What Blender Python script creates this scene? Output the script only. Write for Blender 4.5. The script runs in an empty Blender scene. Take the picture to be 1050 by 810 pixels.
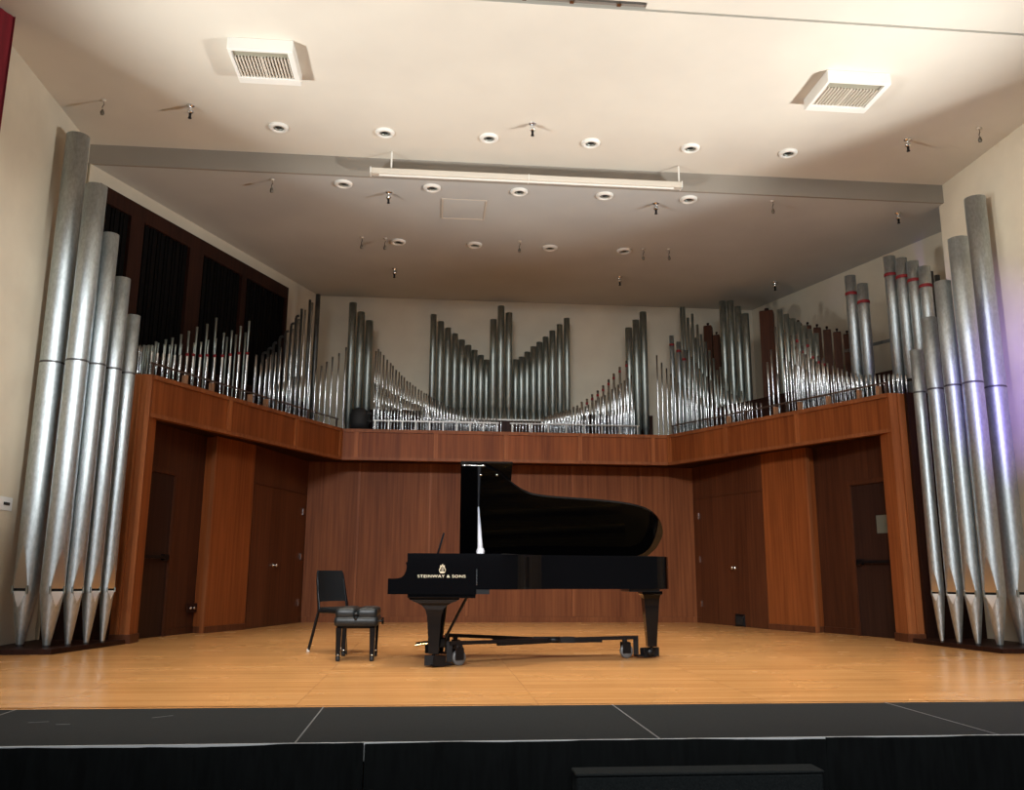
import bpy, math, random
from mathutils import Vector, Matrix
random.seed(7)
S = bpy.context.scene
COL = S.collection
R = math.radians

# ------------------------------------------------------------------ camera, world, lights, exposure
S.view_settings.view_transform = 'Standard'
S.view_settings.look = 'None'
S.view_settings.gamma = 1.0
S.view_settings.use_curve_mapping = False
S.view_settings.exposure = 0.0

def make_camera():
    p, y, r = R(11.643), R(-5.258), R(0.3124)
    F = Vector((-math.sin(y)*math.cos(p), math.cos(y)*math.cos(p), math.sin(p)))
    rt = Vector((math.cos(y), math.sin(y), 0)); up = rt.cross(F)
    c, s = math.cos(r), math.sin(r)
    X = c*rt + s*up; Y = -s*rt + c*up
    M = Matrix((X, Y, -F)).transposed().to_4x4()
    M.translation = Vector((-1.255, 0, 0.8))
    cd = bpy.data.cameras.new('camera'); co = bpy.data.objects.new('camera', cd); COL.objects.link(co)
    cd.sensor_fit = 'HORIZONTAL'; cd.sensor_width = 36; cd.lens = 889.8/1050*36
    cd.clip_start = 0.05; cd.clip_end = 100
    co.matrix_world = M
    S.camera = co
make_camera()

W = bpy.data.worlds.new('world'); S.world = W; W.use_nodes = True
W.node_tree.nodes['Background'].inputs[0].default_value = (0.85, 0.92, 1.0, 1)
W.node_tree.nodes['Background'].inputs[1].default_value = 0.10

def area(name, loc, target, sx, sy, power, color):
    d = bpy.data.lights.new(name, 'AREA'); d.shape = 'RECTANGLE'; d.size = sx; d.size_y = sy
    d.energy = power; d.color = color
    o = bpy.data.objects.new(name, d); COL.objects.link(o); o.location = loc
    o.rotation_euler = (Vector(target)-Vector(loc)).to_track_quat('-Z', 'Y').to_euler()
    return o
def spot(name, loc, target, angle, blend, power, color, rad=0.05):
    d = bpy.data.lights.new(name, 'SPOT'); d.spot_size = R(angle); d.spot_blend = blend
    d.energy = power; d.color = color; d.shadow_soft_size = rad
    o = bpy.data.objects.new(name, d); COL.objects.link(o); o.location = loc
    o.rotation_euler = (Vector(target)-Vector(loc)).to_track_quat('-Z', 'Y').to_euler()
    return o
# unseen spots added at both sides, standing in for side light on the front ceiling
spot('side_fill_right', (7.3, 4.9, 0.9), (1.0, 7.9, 6.05), 54, 1.0, 4000, (0.97, 0.98, 0.96), 0.35)
spot('side_fill_left', (-7.3, 4.9, 0.9), (-1.0, 7.9, 6.05), 54, 1.0, 3000, (0.97, 0.98, 0.96), 0.35)
# added area light, unseen, whose narrow spread keeps it off the ceiling step
front_area = area('front_fill', (-2.2, -1.5, 5.6), (0.4, 10.2, 0.6), 6.0, 0.8, 195, (0.96, 0.98, 1.0)); front_area.data.spread = R(56)
# unseen area light added behind the camera as cool frontal daylight
area('rear_fill', (0.0, -9.0, 3.0), (0, 10, 2.5), 9.0, 3.0, 110, (0.80, 0.93, 1.0))
# row of unseen spots added to brighten the front of the stage floor
for _x in (-3.6, -1.2, 1.2, 3.6):
    spot('floor_fill', (_x, 6.2, 5.9), (_x*0.95, 6.6, 0.0), 62, 1.0, 700, (1.0, 0.90, 0.76), 0.12)
# two unseen spots added to brighten the left and right side walls
spot('wall_fill_left', (2.5, -1.2, 3.6), (-5.63, 8.75, 3.1), 19, 1.0, 5200, (0.97, 0.98, 0.97), 0.35)
spot('wall_fill_right', (-5.0, 1.5, 3.0), (5.63, 8.7, 4.6), 19, 1.0, 3300, (1.0, 0.96, 0.90), 0.4)
# violet stage lamp low on the right, grazing the right side wall and its pipes
spot('violet_stage_lamp', (3.7, 5.3, 1.4), (5.6, 9.0, 2.95), 32, 1.0, 1900, (0.30, 0.20, 1.0), 0.15)
DOWN_POWER = 185
DOWN_COLOR = (1.0, 0.90, 0.76)

# ------------------------------------------------------------------ materials
def mat(name, color, rough=0.5, metal=0.0, spec=None, coat=0.0):
    m = bpy.data.materials.new(name); m.use_nodes = True
    b = m.node_tree.nodes['Principled BSDF']
    b.inputs['Base Color'].default_value = (*color, 1); b.inputs['Roughness'].default_value = rough
    b.inputs['Metallic'].default_value = metal
    if spec is not None: b.inputs['Specular IOR Level'].default_value = spec
    if coat: b.inputs['Coat Weight'].default_value = coat; b.inputs['Coat Roughness'].default_value = 0.05
    return m
def noisy(name, c1, c2, scale, rough=0.5, metal=0.0, detail=4, bump=0.0, lo=0.35, hi=0.65, rough2=None, spec=None):
    """two colours mixed by an object-space noise whose scale may differ along x, y and z"""
    m = mat(name, c1, rough, metal, spec); t = m.node_tree; N = t.nodes; L = t.links; b = N['Principled BSDF']
    tc = N.new('ShaderNodeTexCoord'); mp = N.new('ShaderNodeMapping'); mp.inputs['Scale'].default_value = scale
    nz = N.new('ShaderNodeTexNoise'); nz.inputs['Scale'].default_value = 1.0; nz.inputs['Detail'].default_value = detail
    cr = N.new('ShaderNodeValToRGB'); cr.color_ramp.elements[0].position = lo; cr.color_ramp.elements[1].position = hi
    cr.color_ramp.elements[0].color = (*c1, 1); cr.color_ramp.elements[1].color = (*c2, 1)
    L.new(tc.outputs['Object'], mp.inputs[0]); L.new(mp.outputs[0], nz.inputs['Vector'])
    L.new(nz.outputs['Fac'], cr.inputs[0]); L.new(cr.outputs[0], b.inputs['Base Color'])
    if rough2 is not None:
        mr = N.new('ShaderNodeMapRange'); mr.inputs[3].default_value = rough; mr.inputs[4].default_value = rough2
        L.new(nz.outputs['Fac'], mr.inputs[0]); L.new(mr.outputs[0], b.inputs['Roughness'])
    if bump:
        bp = N.new('ShaderNodeBump'); bp.inputs['Strength'].default_value = bump; bp.inputs['Distance'].default_value = 0.01
        L.new(nz.outputs['Fac'], bp.inputs['Height']); L.new(bp.outputs[0], b.inputs['Normal'])
    return m
def wood(name, dark, light, rough=0.42, scale=(26, 26, 0.9), spec=0.22):
    """veneer: fine grain streaks running along z, plus a slow board to board change of tone"""
    m = mat(name, light, rough, 0.0, spec); t = m.node_tree; N = t.nodes; L = t.links; b = N['Principled BSDF']
    tc = N.new('ShaderNodeTexCoord')
    def nz(sc, det):
        mp = N.new('ShaderNodeMapping'); mp.inputs['Scale'].default_value = sc
        n = N.new('ShaderNodeTexNoise'); n.inputs['Scale'].default_value = 1; n.inputs['Detail'].default_value = det
        L.new(tc.outputs['Object'], mp.inputs[0]); L.new(mp.outputs[0], n.inputs['Vector']); return n
    a = nz(scale, 5); c = nz((scale[0]*0.11, scale[1]*0.11, scale[2]*0.25), 2)
    mx = N.new('ShaderNodeMath'); mx.operation = 'MULTIPLY_ADD'; mx.inputs[1].default_value = 0.6
    sc2 = N.new('ShaderNodeMath'); sc2.operation = 'MULTIPLY'; sc2.inputs[1].default_value = 0.45
    L.new(c.outputs['Fac'], sc2.inputs[0]); L.new(a.outputs['Fac'], mx.inputs[0]); L.new(sc2.outputs[0], mx.inputs[2])
    cr = N.new('ShaderNodeValToRGB'); cr.color_ramp.elements[0].position = 0.36; cr.color_ramp.elements[1].position = 0.68
    cr.color_ramp.elements[0].color = (*dark, 1); cr.color_ramp.elements[1].color = (*light, 1)
    L.new(mx.outputs[0], cr.inputs[0]); L.new(cr.outputs[0], b.inputs['Base Color'])
    return m
def planks():
    m = mat('stage_floor_planks', (0.5, 0.27, 0.1), 0.22); t = m.node_tree; N = t.nodes; L = t.links; b = N['Principled BSDF']
    tc = N.new('ShaderNodeTexCoord')
    br = N.new('ShaderNodeTexBrick'); br.offset = 0.37; br.offset_frequency = 1
    br.inputs['Scale'].default_value = 1.0; br.inputs['Brick Width'].default_value = 1.5; br.inputs['Row Height'].default_value = 0.057
    br.inputs['Mortar Size'].default_value = 0.0012; br.inputs['Mortar Smooth'].default_value = 0.3; br.inputs['Bias'].default_value = 0.0
    br.inputs['Color1'].default_value = (0.54, 0.26, 0.085, 1); br.inputs['Color2'].default_value = (0.66, 0.34, 0.125, 1)
    br.inputs['Mortar'].default_value = (0.20, 0.09, 0.03, 1)
    L.new(tc.outputs['Object'], br.inputs['Vector'])
    mp = N.new('ShaderNodeMapping'); mp.inputs['Scale'].default_value = (1.2, 40, 1)
    nz = N.new('ShaderNodeTexNoise'); nz.inputs['Scale'].default_value = 1; nz.inputs['Detail'].default_value = 5
    L.new(tc.outputs['Object'], mp.inputs[0]); L.new(mp.outputs[0], nz.inputs['Vector'])
    mr = N.new('ShaderNodeMapRange'); mr.inputs[3].default_value = 0.74; mr.inputs[4].default_value = 1.2
    L.new(nz.outputs['Fac'], mr.inputs[0])
    mul = N.new('ShaderNodeMix'); mul.data_type = 'RGBA'; mul.blend_type = 'MULTIPLY'; mul.inputs[0].default_value = 1
    L.new(br.outputs['Color'], mul.inputs[6]); L.new(mr.outputs[0], mul.inputs[7]); L.new(mul.outputs[2], b.inputs['Base Color'])
    mp2 = N.new('ShaderNodeMapping'); mp2.inputs['Scale'].default_value = (1.5, 2.2, 1)
    n2 = N.new('ShaderNodeTexNoise'); n2.inputs['Scale'].default_value = 1
    L.new(tc.outputs['Object'], mp2.inputs[0]); L.new(mp2.outputs[0], n2.inputs['Vector'])
    r2 = N.new('ShaderNodeMapRange'); r2.inputs[3].default_value = 0.16; r2.inputs[4].default_value = 0.34
    L.new(n2.outputs['Fac'], r2.inputs[0]); L.new(r2.outputs[0], b.inputs['Roughness'])
    return m
M = {}
M['plaster'] = noisy('cream_plaster', (0.60, 0.53, 0.41), (0.65, 0.58, 0.45), (2, 2, 2), 0.85)
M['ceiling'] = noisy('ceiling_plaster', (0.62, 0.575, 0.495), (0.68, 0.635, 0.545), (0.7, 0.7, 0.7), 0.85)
M['ceiling_grey'] = noisy('rear_ceiling_darkened', (0.47, 0.47, 0.45), (0.53, 0.53, 0.50), (0.7, 0.7, 0.7), 0.85)  # darkened in the colour, as the lamps alone leave it too bright
M['beam_darkened'] = noisy('brown_beam_darkened', (0.27, 0.24, 0.20), (0.31, 0.275, 0.23), (0.7, 0.7, 0.7), 0.85)  # browner, darker tone makes up for shade the lamps do not give
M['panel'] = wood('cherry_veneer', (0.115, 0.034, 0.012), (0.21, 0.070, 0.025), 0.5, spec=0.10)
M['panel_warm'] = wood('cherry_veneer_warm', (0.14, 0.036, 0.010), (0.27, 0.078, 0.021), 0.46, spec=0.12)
M['seam_strip'] = mat('seam_strip', (0.22, 0.22, 0.22), 0.5)
M['batten_wood'] = wood('pale_cherry', (0.20, 0.058, 0.017), (0.36, 0.118, 0.038), 0.45, spec=0.12)
M['trim'] = wood('cherry_trim', (0.17, 0.052, 0.018), (0.29, 0.10, 0.036), 0.45, spec=0.12)
M['dark_wood'] = wood('dark_walnut', (0.014, 0.0055, 0.004), (0.038, 0.0135, 0.008), 0.5, spec=0.12)
M['brown_wood'] = wood('brown_pipe_wood', (0.040, 0.013, 0.006), (0.085, 0.029, 0.012), 0.5, spec=0.1)
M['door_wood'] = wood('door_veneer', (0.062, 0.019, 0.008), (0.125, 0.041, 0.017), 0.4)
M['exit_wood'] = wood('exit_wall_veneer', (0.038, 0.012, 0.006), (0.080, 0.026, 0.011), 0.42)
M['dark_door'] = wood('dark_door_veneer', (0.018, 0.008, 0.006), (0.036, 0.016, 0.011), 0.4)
M['floor'] = planks()
M['deck'] = noisy('black_deck_felt', (0.0055, 0.0072, 0.0078), (0.0095, 0.0118, 0.013), (60, 60, 60), 0.75, bump=0.1, spec=0.25)
M['deck_edge'] = mat('deck_edge_metal', (0.75, 0.76, 0.76), 0.35, 0.3)
M['skirt'] = noisy('black_skirt_cloth', (0.0015, 0.002, 0.002), (0.0035, 0.0045, 0.0045), (40, 40, 6), 0.9, spec=0.15)
M['step'] = noisy('black_carpet', (0.006, 0.008, 0.0085), (0.012, 0.0145, 0.015), (120, 120, 120), 0.9, bump=0.3, spec=0.2)
M['hall_floor'] = mat('hall_floor', (0.05, 0.045, 0.04), 0.6)
M['zinc'] = noisy('spangled_zinc', (0.45, 0.495, 0.505), (0.57, 0.62, 0.635), (45, 45, 20), 0.42, 1.0, detail=5, rough2=0.52)
M['lip'] = mat('burnished_lip', (0.62, 0.60, 0.57), 0.30, 1.0)
M['lip_reflection'] = mat('lower_lip_reflection', (0.80, 0.80, 0.78), 0.55, 0.7)  # white reflection on the lower lip put into a paler colour
M['zinc_dull'] = noisy('dull_zinc', (0.33, 0.37, 0.34), (0.42, 0.46, 0.43), (30, 30, 10), 0.40, 1.0, rough2=0.5)
M['zinc_dark'] = noisy('dark_metal', (0.10, 0.10, 0.095), (0.17, 0.17, 0.16), (18, 18, 6), 0.4, 0.85)
M['tin'] = noisy('polished_tin', (0.52, 0.53, 0.53), (0.64, 0.65, 0.65), (20, 20, 6), 0.24, 1.0)
M['seam'] = mat('seam_solder', (0.10, 0.10, 0.10), 0.5, 0.6)
M['void'] = mat('pipe_mouth_dark', (0.004, 0.004, 0.004), 0.9)
M['red_tape'] = mat('red_felt_band', (0.20, 0.008, 0.012), 0.7)
M['lacquer'] = mat('black_lacquer', (0.002, 0.002, 0.0025), 0.07, 0.0, 0.18)
M['lacquer_soft'] = mat('black_satin', (0.006, 0.006, 0.006), 0.28)
M['brass'] = mat('brass', (0.75, 0.55, 0.25), 0.25, 1.0)
M['chrome'] = mat('chrome', (0.75, 0.75, 0.75), 0.15, 1.0)
M['gold'] = mat('gold_plate', (0.26, 0.17, 0.055), 0.4, 0.7)
M['letter'] = mat('inlay_gold', (0.75, 0.68, 0.50), 0.4, 0.3)
M['ivory'] = mat('ivory_key', (0.8, 0.78, 0.72), 0.25)
M['stick'] = mat('pale_stick_reflection', (0.84, 0.87, 0.98), 0.3, 0.35)  # bright reflection on the black prop put into a pale colour
M['leather'] = noisy('black_leather', (0.007, 0.009, 0.0095), (0.012, 0.0145, 0.0155), (60, 60, 60), 0.42, bump=0.05, spec=0.35)
M['plastic'] = mat('black_plastic', (0.006, 0.008, 0.0095), 0.5, 0.0, 0.25)
M['steel_black'] = mat('black_steel', (0.004, 0.004, 0.005), 0.4, 0.0, 0.25)
M['rubber'] = mat('rubber', (0.01, 0.01, 0.01), 0.7)
M['grey_wheel'] = mat('grey_wheel', (0.10, 0.10, 0.10), 0.4)
M['white_metal'] = mat('white_metal', (0.80, 0.78, 0.72), 0.45)
M['cream_metal'] = mat('cream_metal', (0.62, 0.56, 0.47), 0.5)
M['white_plastic'] = mat('white_plastic', (0.80, 0.80, 0.78), 0.35)
M['red_velvet'] = noisy('red_velvet', (0.16, 0.004, 0.012), (0.26, 0.010, 0.022), (12, 12, 1), 0.85)
M['paper'] = mat('dull_pane', (0.12, 0.13, 0.105), 0.3)
M['grey_rail'] = mat('grey_rail_metal', (0.33, 0.31, 0.28), 0.4, 0.5)
M['brown_rail'] = mat('brown_rail', (0.09, 0.055, 0.04), 0.4, 0.3)
M['rail_wood'] = wood('spacer_wood', (0.25, 0.12, 0.06), (0.42, 0.22, 0.12), 0.5)
M['hook'] = mat('tarnished_hook', (0.16, 0.14, 0.11), 0.45, 0.6)

# ------------------------------------------------------------------ helpers
class MB:
    """collects faces; build() links them as one mesh object"""
    def __init__(s): s.v = []; s.f = []; s.m = []; s.sm = []
    def add(s, vs, fs, mi=0, smooth=False, T=None):
        o = len(s.v)
        s.v += [tuple(T @ Vector(v)) if T else tuple(v) for v in vs]
        for f in fs:
            s.f.append([i+o for i in f]); s.m.append(mi); s.sm.append(smooth)
        return s
    def box(s, x0, x1, y0, y1, z0, z1, mi=0, T=None, bev=0.0):
        if bev <= 0:
            vs = [(x, y, z) for z in (z0, z1) for y in (y0, y1) for x in (x0, x1)]
            fs = [(0,2,3,1), (4,5,7,6), (0,1,5,4), (2,6,7,3), (0,4,6,2), (1,3,7,5)]
            return s.add(vs, fs, mi, False, T)
        b = min(bev, (x1-x0)*0.45, (y1-y0)*0.45, (z1-z0)*0.45)
        def ring(z, k): return [(x0+k, y0+b, z), (x0+b, y0+k, z), (x1-b, y0+k, z), (x1-k, y0+b, z), (x1-k, y1-b, z), (x1-b, y1-k, z), (x0+b, y1-k, z), (x0+k, y1-b, z)]
        rs = [[(x0+b, y0+b, z0), (x0+b, y0+b, z0), (x1-b, y0+b, z0), (x1-b, y0+b, z0), (x1-b, y1-b, z0), (x1-b, y1-b, z0), (x0+b, y1-b, z0), (x0+b, y1-b, z0)]]
        rs = [ring(z0, b*0.9), ring(z0+b, 0), ring(z1-b, 0), ring(z1, b*0.9)]
        return s.rings(rs, mi, False, T)
    def rings(s, rs, mi=0, smooth=True, T=None, cap0=True, cap1=True, closed=True):
        n = len(rs[0]); vs = [v for r in rs for v in r]; fs = []
        for i in range(len(rs)-1):
            for j in range(n if closed else n-1):
                k = (j+1) % n
                fs.append((i*n+j, i*n+k, (i+1)*n+k, (i+1)*n+j))
        s.add(vs, fs, mi, smooth, T)
        caps = []
        if cap0: caps.append(list(rs[0])[::-1])
        if cap1: caps.append(list(rs[-1]))
        for c in caps: s.add(c, [tuple(range(len(c)))], mi, False, T)
        return s
    def lathe(s, prof, n=16, mi=0, T=None, cap0=False, cap1=False, smooth=True):
        rs = [[(r*math.cos(2*math.pi*j/n), r*math.sin(2*math.pi*j/n), z) for j in range(n)] for r, z in prof]
        return s.rings(rs, mi, smooth, T, cap0, cap1)
    def tube(s, pts, rad, n=8, mi=0, T=None):
        pts = [Vector(p) for p in pts]; rs = []
        rads = rad if isinstance(rad, (list, tuple)) else [rad]*len(pts)
        for i, p in enumerate(pts):
            d = (pts[min(i+1, len(pts)-1)]-pts[max(i-1, 0)]).normalized()
            u = d.cross(Vector((0, 0, 1)))
            if u.length < 0.05: u = d.cross(Vector((1, 0, 0)))
            u.normalize(); w = d.cross(u)
            rs.append([p+rads[i]*(math.cos(2*math.pi*j/n)*u+math.sin(2*math.pi*j/n)*w) for j in range(n)])
        return s.rings(rs, mi, True, T)
    def bar(s, a, b, w, h, mi=0):
        """rectangular bar from a to b, w wide sideways and h tall"""
        a = Vector(a); b = Vector(b); d = (b-a).normalized()
        u = d.cross(Vector((0, 0, 1)))
        if u.length < 0.05: u = Vector((1, 0, 0))
        u.normalize(); w_ = u.cross(d)
        rs = [[p-u*w/2-w_*h/2, p+u*w/2-w_*h/2, p+u*w/2+w_*h/2, p-u*w/2+w_*h/2] for p in (a, b)]
        return s.rings(rs, mi, False)
    def prism(s, poly, z0, z1, mi=0, T=None, smooth=False):
        """poly: list of (x, y), extruded along z"""
        return s.rings([[(x, y, z0) for x, y in poly], [(x, y, z1) for x, y in poly]], mi, smooth, T)
    def build(s, name, mats, parent=None, bevel=0.0):
        me = bpy.data.meshes.new(name); me.from_pydata(s.v, [], s.f)
        if not isinstance(mats, (list, tuple)): mats = [mats]
        for m in mats: me.materials.append(m)
        me.polygons.foreach_set('material_index', s.m); me.polygons.foreach_set('use_smooth', s.sm)
        import bmesh
        bm = bmesh.new(); bm.from_mesh(me); bmesh.ops.recalc_face_normals(bm, faces=bm.faces); bm.to_mesh(me); bm.free()
        me.update()
        o = bpy.data.objects.new(name, me); COL.objects.link(o)
        if parent: o.parent = parent
        if bevel:
            md = o.modifiers.new('bevel', 'BEVEL'); md.width = bevel; md.segments = 2; md.limit_method = 'ANGLE'
        return o
def tag(o, label, cat, group=None, kind=None):
    o['label'] = label; o['category'] = cat
    if group: o['group'] = group
    if kind: o['kind'] = kind
    return o
def struct(o): o['kind'] = 'structure'; return o
def thing(name, loc, label, cat, group=None, rz=0.0):
    o = bpy.data.objects.new(name, None); COL.objects.link(o); o.location = loc; o.rotation_euler = (0, 0, rz)
    o.empty_display_size = 0.1
    return tag(o, label, cat, group)
def wall_quad(a, b, z0, z1, th, mi=0, mb=None):
    """vertical slab between plan points a and b, thickness th on the left of a->b"""
    mb = mb or MB(); a = Vector(a); b = Vector(b); d = (b-a).normalized(); n = Vector((-d.y, d.x))*th
    p = [a, b, b+n, a+n]
    return mb.prism([(q.x, q.y) for q in p], z0, z1, mi)
ORD = ('first second third fourth fifth sixth seventh eighth ninth tenth eleventh twelfth thirteenth fourteenth fifteenth '
       'sixteenth seventeenth eighteenth nineteenth twentieth').split()
ORD += ['twenty-'+o for o in ORD[:9]] + ['thirtieth'] + ['thirty-'+o for o in ORD[:9]] + ['fortieth'] + ['forty-'+o for o in ORD[:9]] + ['fiftieth']

# ------------------------------------------------------------------ the setting
ZB, ZT = 2.625, 3.138                 # underside and top of the organ gallery front
ZR, ZC = 5.80, 6.06                   # rear and front ceilings
FLp, FLc = (-4.635, 10.6), (-2.74, 14.37)      # left gallery front: post end, corner end
FRp, FRc = (4.635, 10.6), (2.74, 14.37)

b = MB(); b.box(-7.0, 7.0, 5.7, 16.0, -0.15, 0.0); struct(b.build('floor', M['floor']))
b = MB(); b.box(-9, 9, -3, 5.7, -0.95, -0.8); struct(b.build('floor_hall', M['hall_floor']))
b = MB(); b.box(-7.0, 7.0, 5.66, 5.70, -0.8, -0.004); struct(b.build('trim_1', M['floor']))

# side walls of the forestage, left and right
b = MB(); wall_quad((-5.63, 10.5), (-5.63, 8.25), -0.0, ZC, -0.2, 0, b); struct(b.build('wall_left', M['plaster']))
b = MB(); wall_quad((5.63, 7.2), (5.63, 10.5), -0.0, ZC, -0.2, 0, b); struct(b.build('wall_right', M['plaster']))
# organ chamber walls
b = MB(); wall_quad((-3.41, 15.55), (-5.60, 10.5), 0, ZC, -0.2, 0, b); struct(b.build('wall_chamber_left', M['plaster']))
b = MB(); wall_quad((6.50, 10.5), (4.81, 15.55), 0, ZC, -0.2, 0, b); struct(b.build('wall_chamber_right', M['plaster']))
b = MB(); b.box(5.63, 6.7, 10.5, 10.62, 0, ZC); struct(b.build('wall_return_right', M['plaster']))
b = MB(); b.box(-3.6, 5.0, 15.55, 15.75, 2.7, ZC); struct(b.build('wall_back', M['plaster']))
# ceilings: lower rear ceiling, its downstand, the front ceiling, the slot and the hall ceiling
b = MB(); b.box(-7, 7, 10.50, 10.54, ZR, ZC+0.1); struct(b.build('trim_9', M['beam_darkened']))
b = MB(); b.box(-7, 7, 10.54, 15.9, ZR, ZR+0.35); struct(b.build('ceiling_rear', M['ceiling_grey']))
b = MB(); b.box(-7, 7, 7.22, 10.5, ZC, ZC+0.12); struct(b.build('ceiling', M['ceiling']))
b = MB(); b.box(-7, 0.66, 2.2, 7.09, ZC, ZC+0.12); b.box(0.66, 7, 2.2, 7.185, ZC, ZC+0.12); struct(b.build('ceiling_hall', M['ceiling']))
b = MB(); b.box(-7, 7, 7.05, 7.25, ZC+0.12, ZC+0.2); struct(b.build('ceiling_slot', M['dark_wood']))
t = thing('curtain_track', (-0.5, 7.165, ZC+0.06), 'grey metal track set in the slot at the front edge of the ceiling', 'track')
q = MB(); q.box(-1.16, 1.16, -0.018, 0.018, -0.045, 0.06); q.build('rail', M['grey_rail'], t)
for i in range(5):
    q = MB(); q.box(-0.9+0.45*i-0.02, -0.9+0.45*i+0.02, -0.02, 0.02, -0.055, -0.042); q.build('runner', M['chrome'], t)

# gallery front
def fascia(name, a, c, parts, inward):
    """panelled gallery front from a to c with cap rail, bottom rail and upright battens"""
    a = Vector(a); c = Vector(c); d = (c-a); Lg = d.length; d.normalize(); n = Vector((-d.y, d.x))*inward   # n points into the chamber
    def slab(mb, s0, s1, o0, o1, z0, z1):
        p = [a+d*s0+n*o0, a+d*s1+n*o0, a+d*s1+n*o1, a+d*s0+n*o1]
        mb.prism([(q.x, q.y) for q in p], z0, z1)
    mb = MB(); slab(mb, 0, Lg, 0.012, 0.10, ZB, ZT); o = struct(mb.build('wall_gallery_'+name, M['panel_warm']))
    mb = MB(); slab(mb, 0, Lg, -0.012, 0.12, ZT-0.055, ZT); slab(mb, 0, Lg, -0.004, 0.10, ZB-0.002, ZB+0.045); mb.build('rail', M['trim'], o)
    for s in parts:
        mb = MB(); slab(mb, s-0.035, s+0.035, -0.012, 0.05, ZB+0.045, ZT-0.055); mb.build('batten', M['batten_wood'], o)
    return o
Ls = (Vector(FLc)-Vector(FLp)).length
fascia('left', FLp, FLc, (1.42, 2.95, Ls-0.04), 1)
fascia('right', FRc, FRp, (0.04, 1.35, 2.75), 1)
fascia('back', FLc, FRc, (0.23, 1.54, 2.71, 3.97, 5.22), 1)
# gallery slab over the stage, seen from below as the soffit
b = MB(); b.prism([(-4.69, 10.62), (-2.80, 14.43), (2.80, 14.43), (4.69, 10.62), (6.4, 10.62), (4.85, 15.54), (-3.45, 15.54), (-5.5, 10.7)], 2.66, 3.12)
struct(b.build('floor_gallery', M['dark_wood']))

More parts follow.
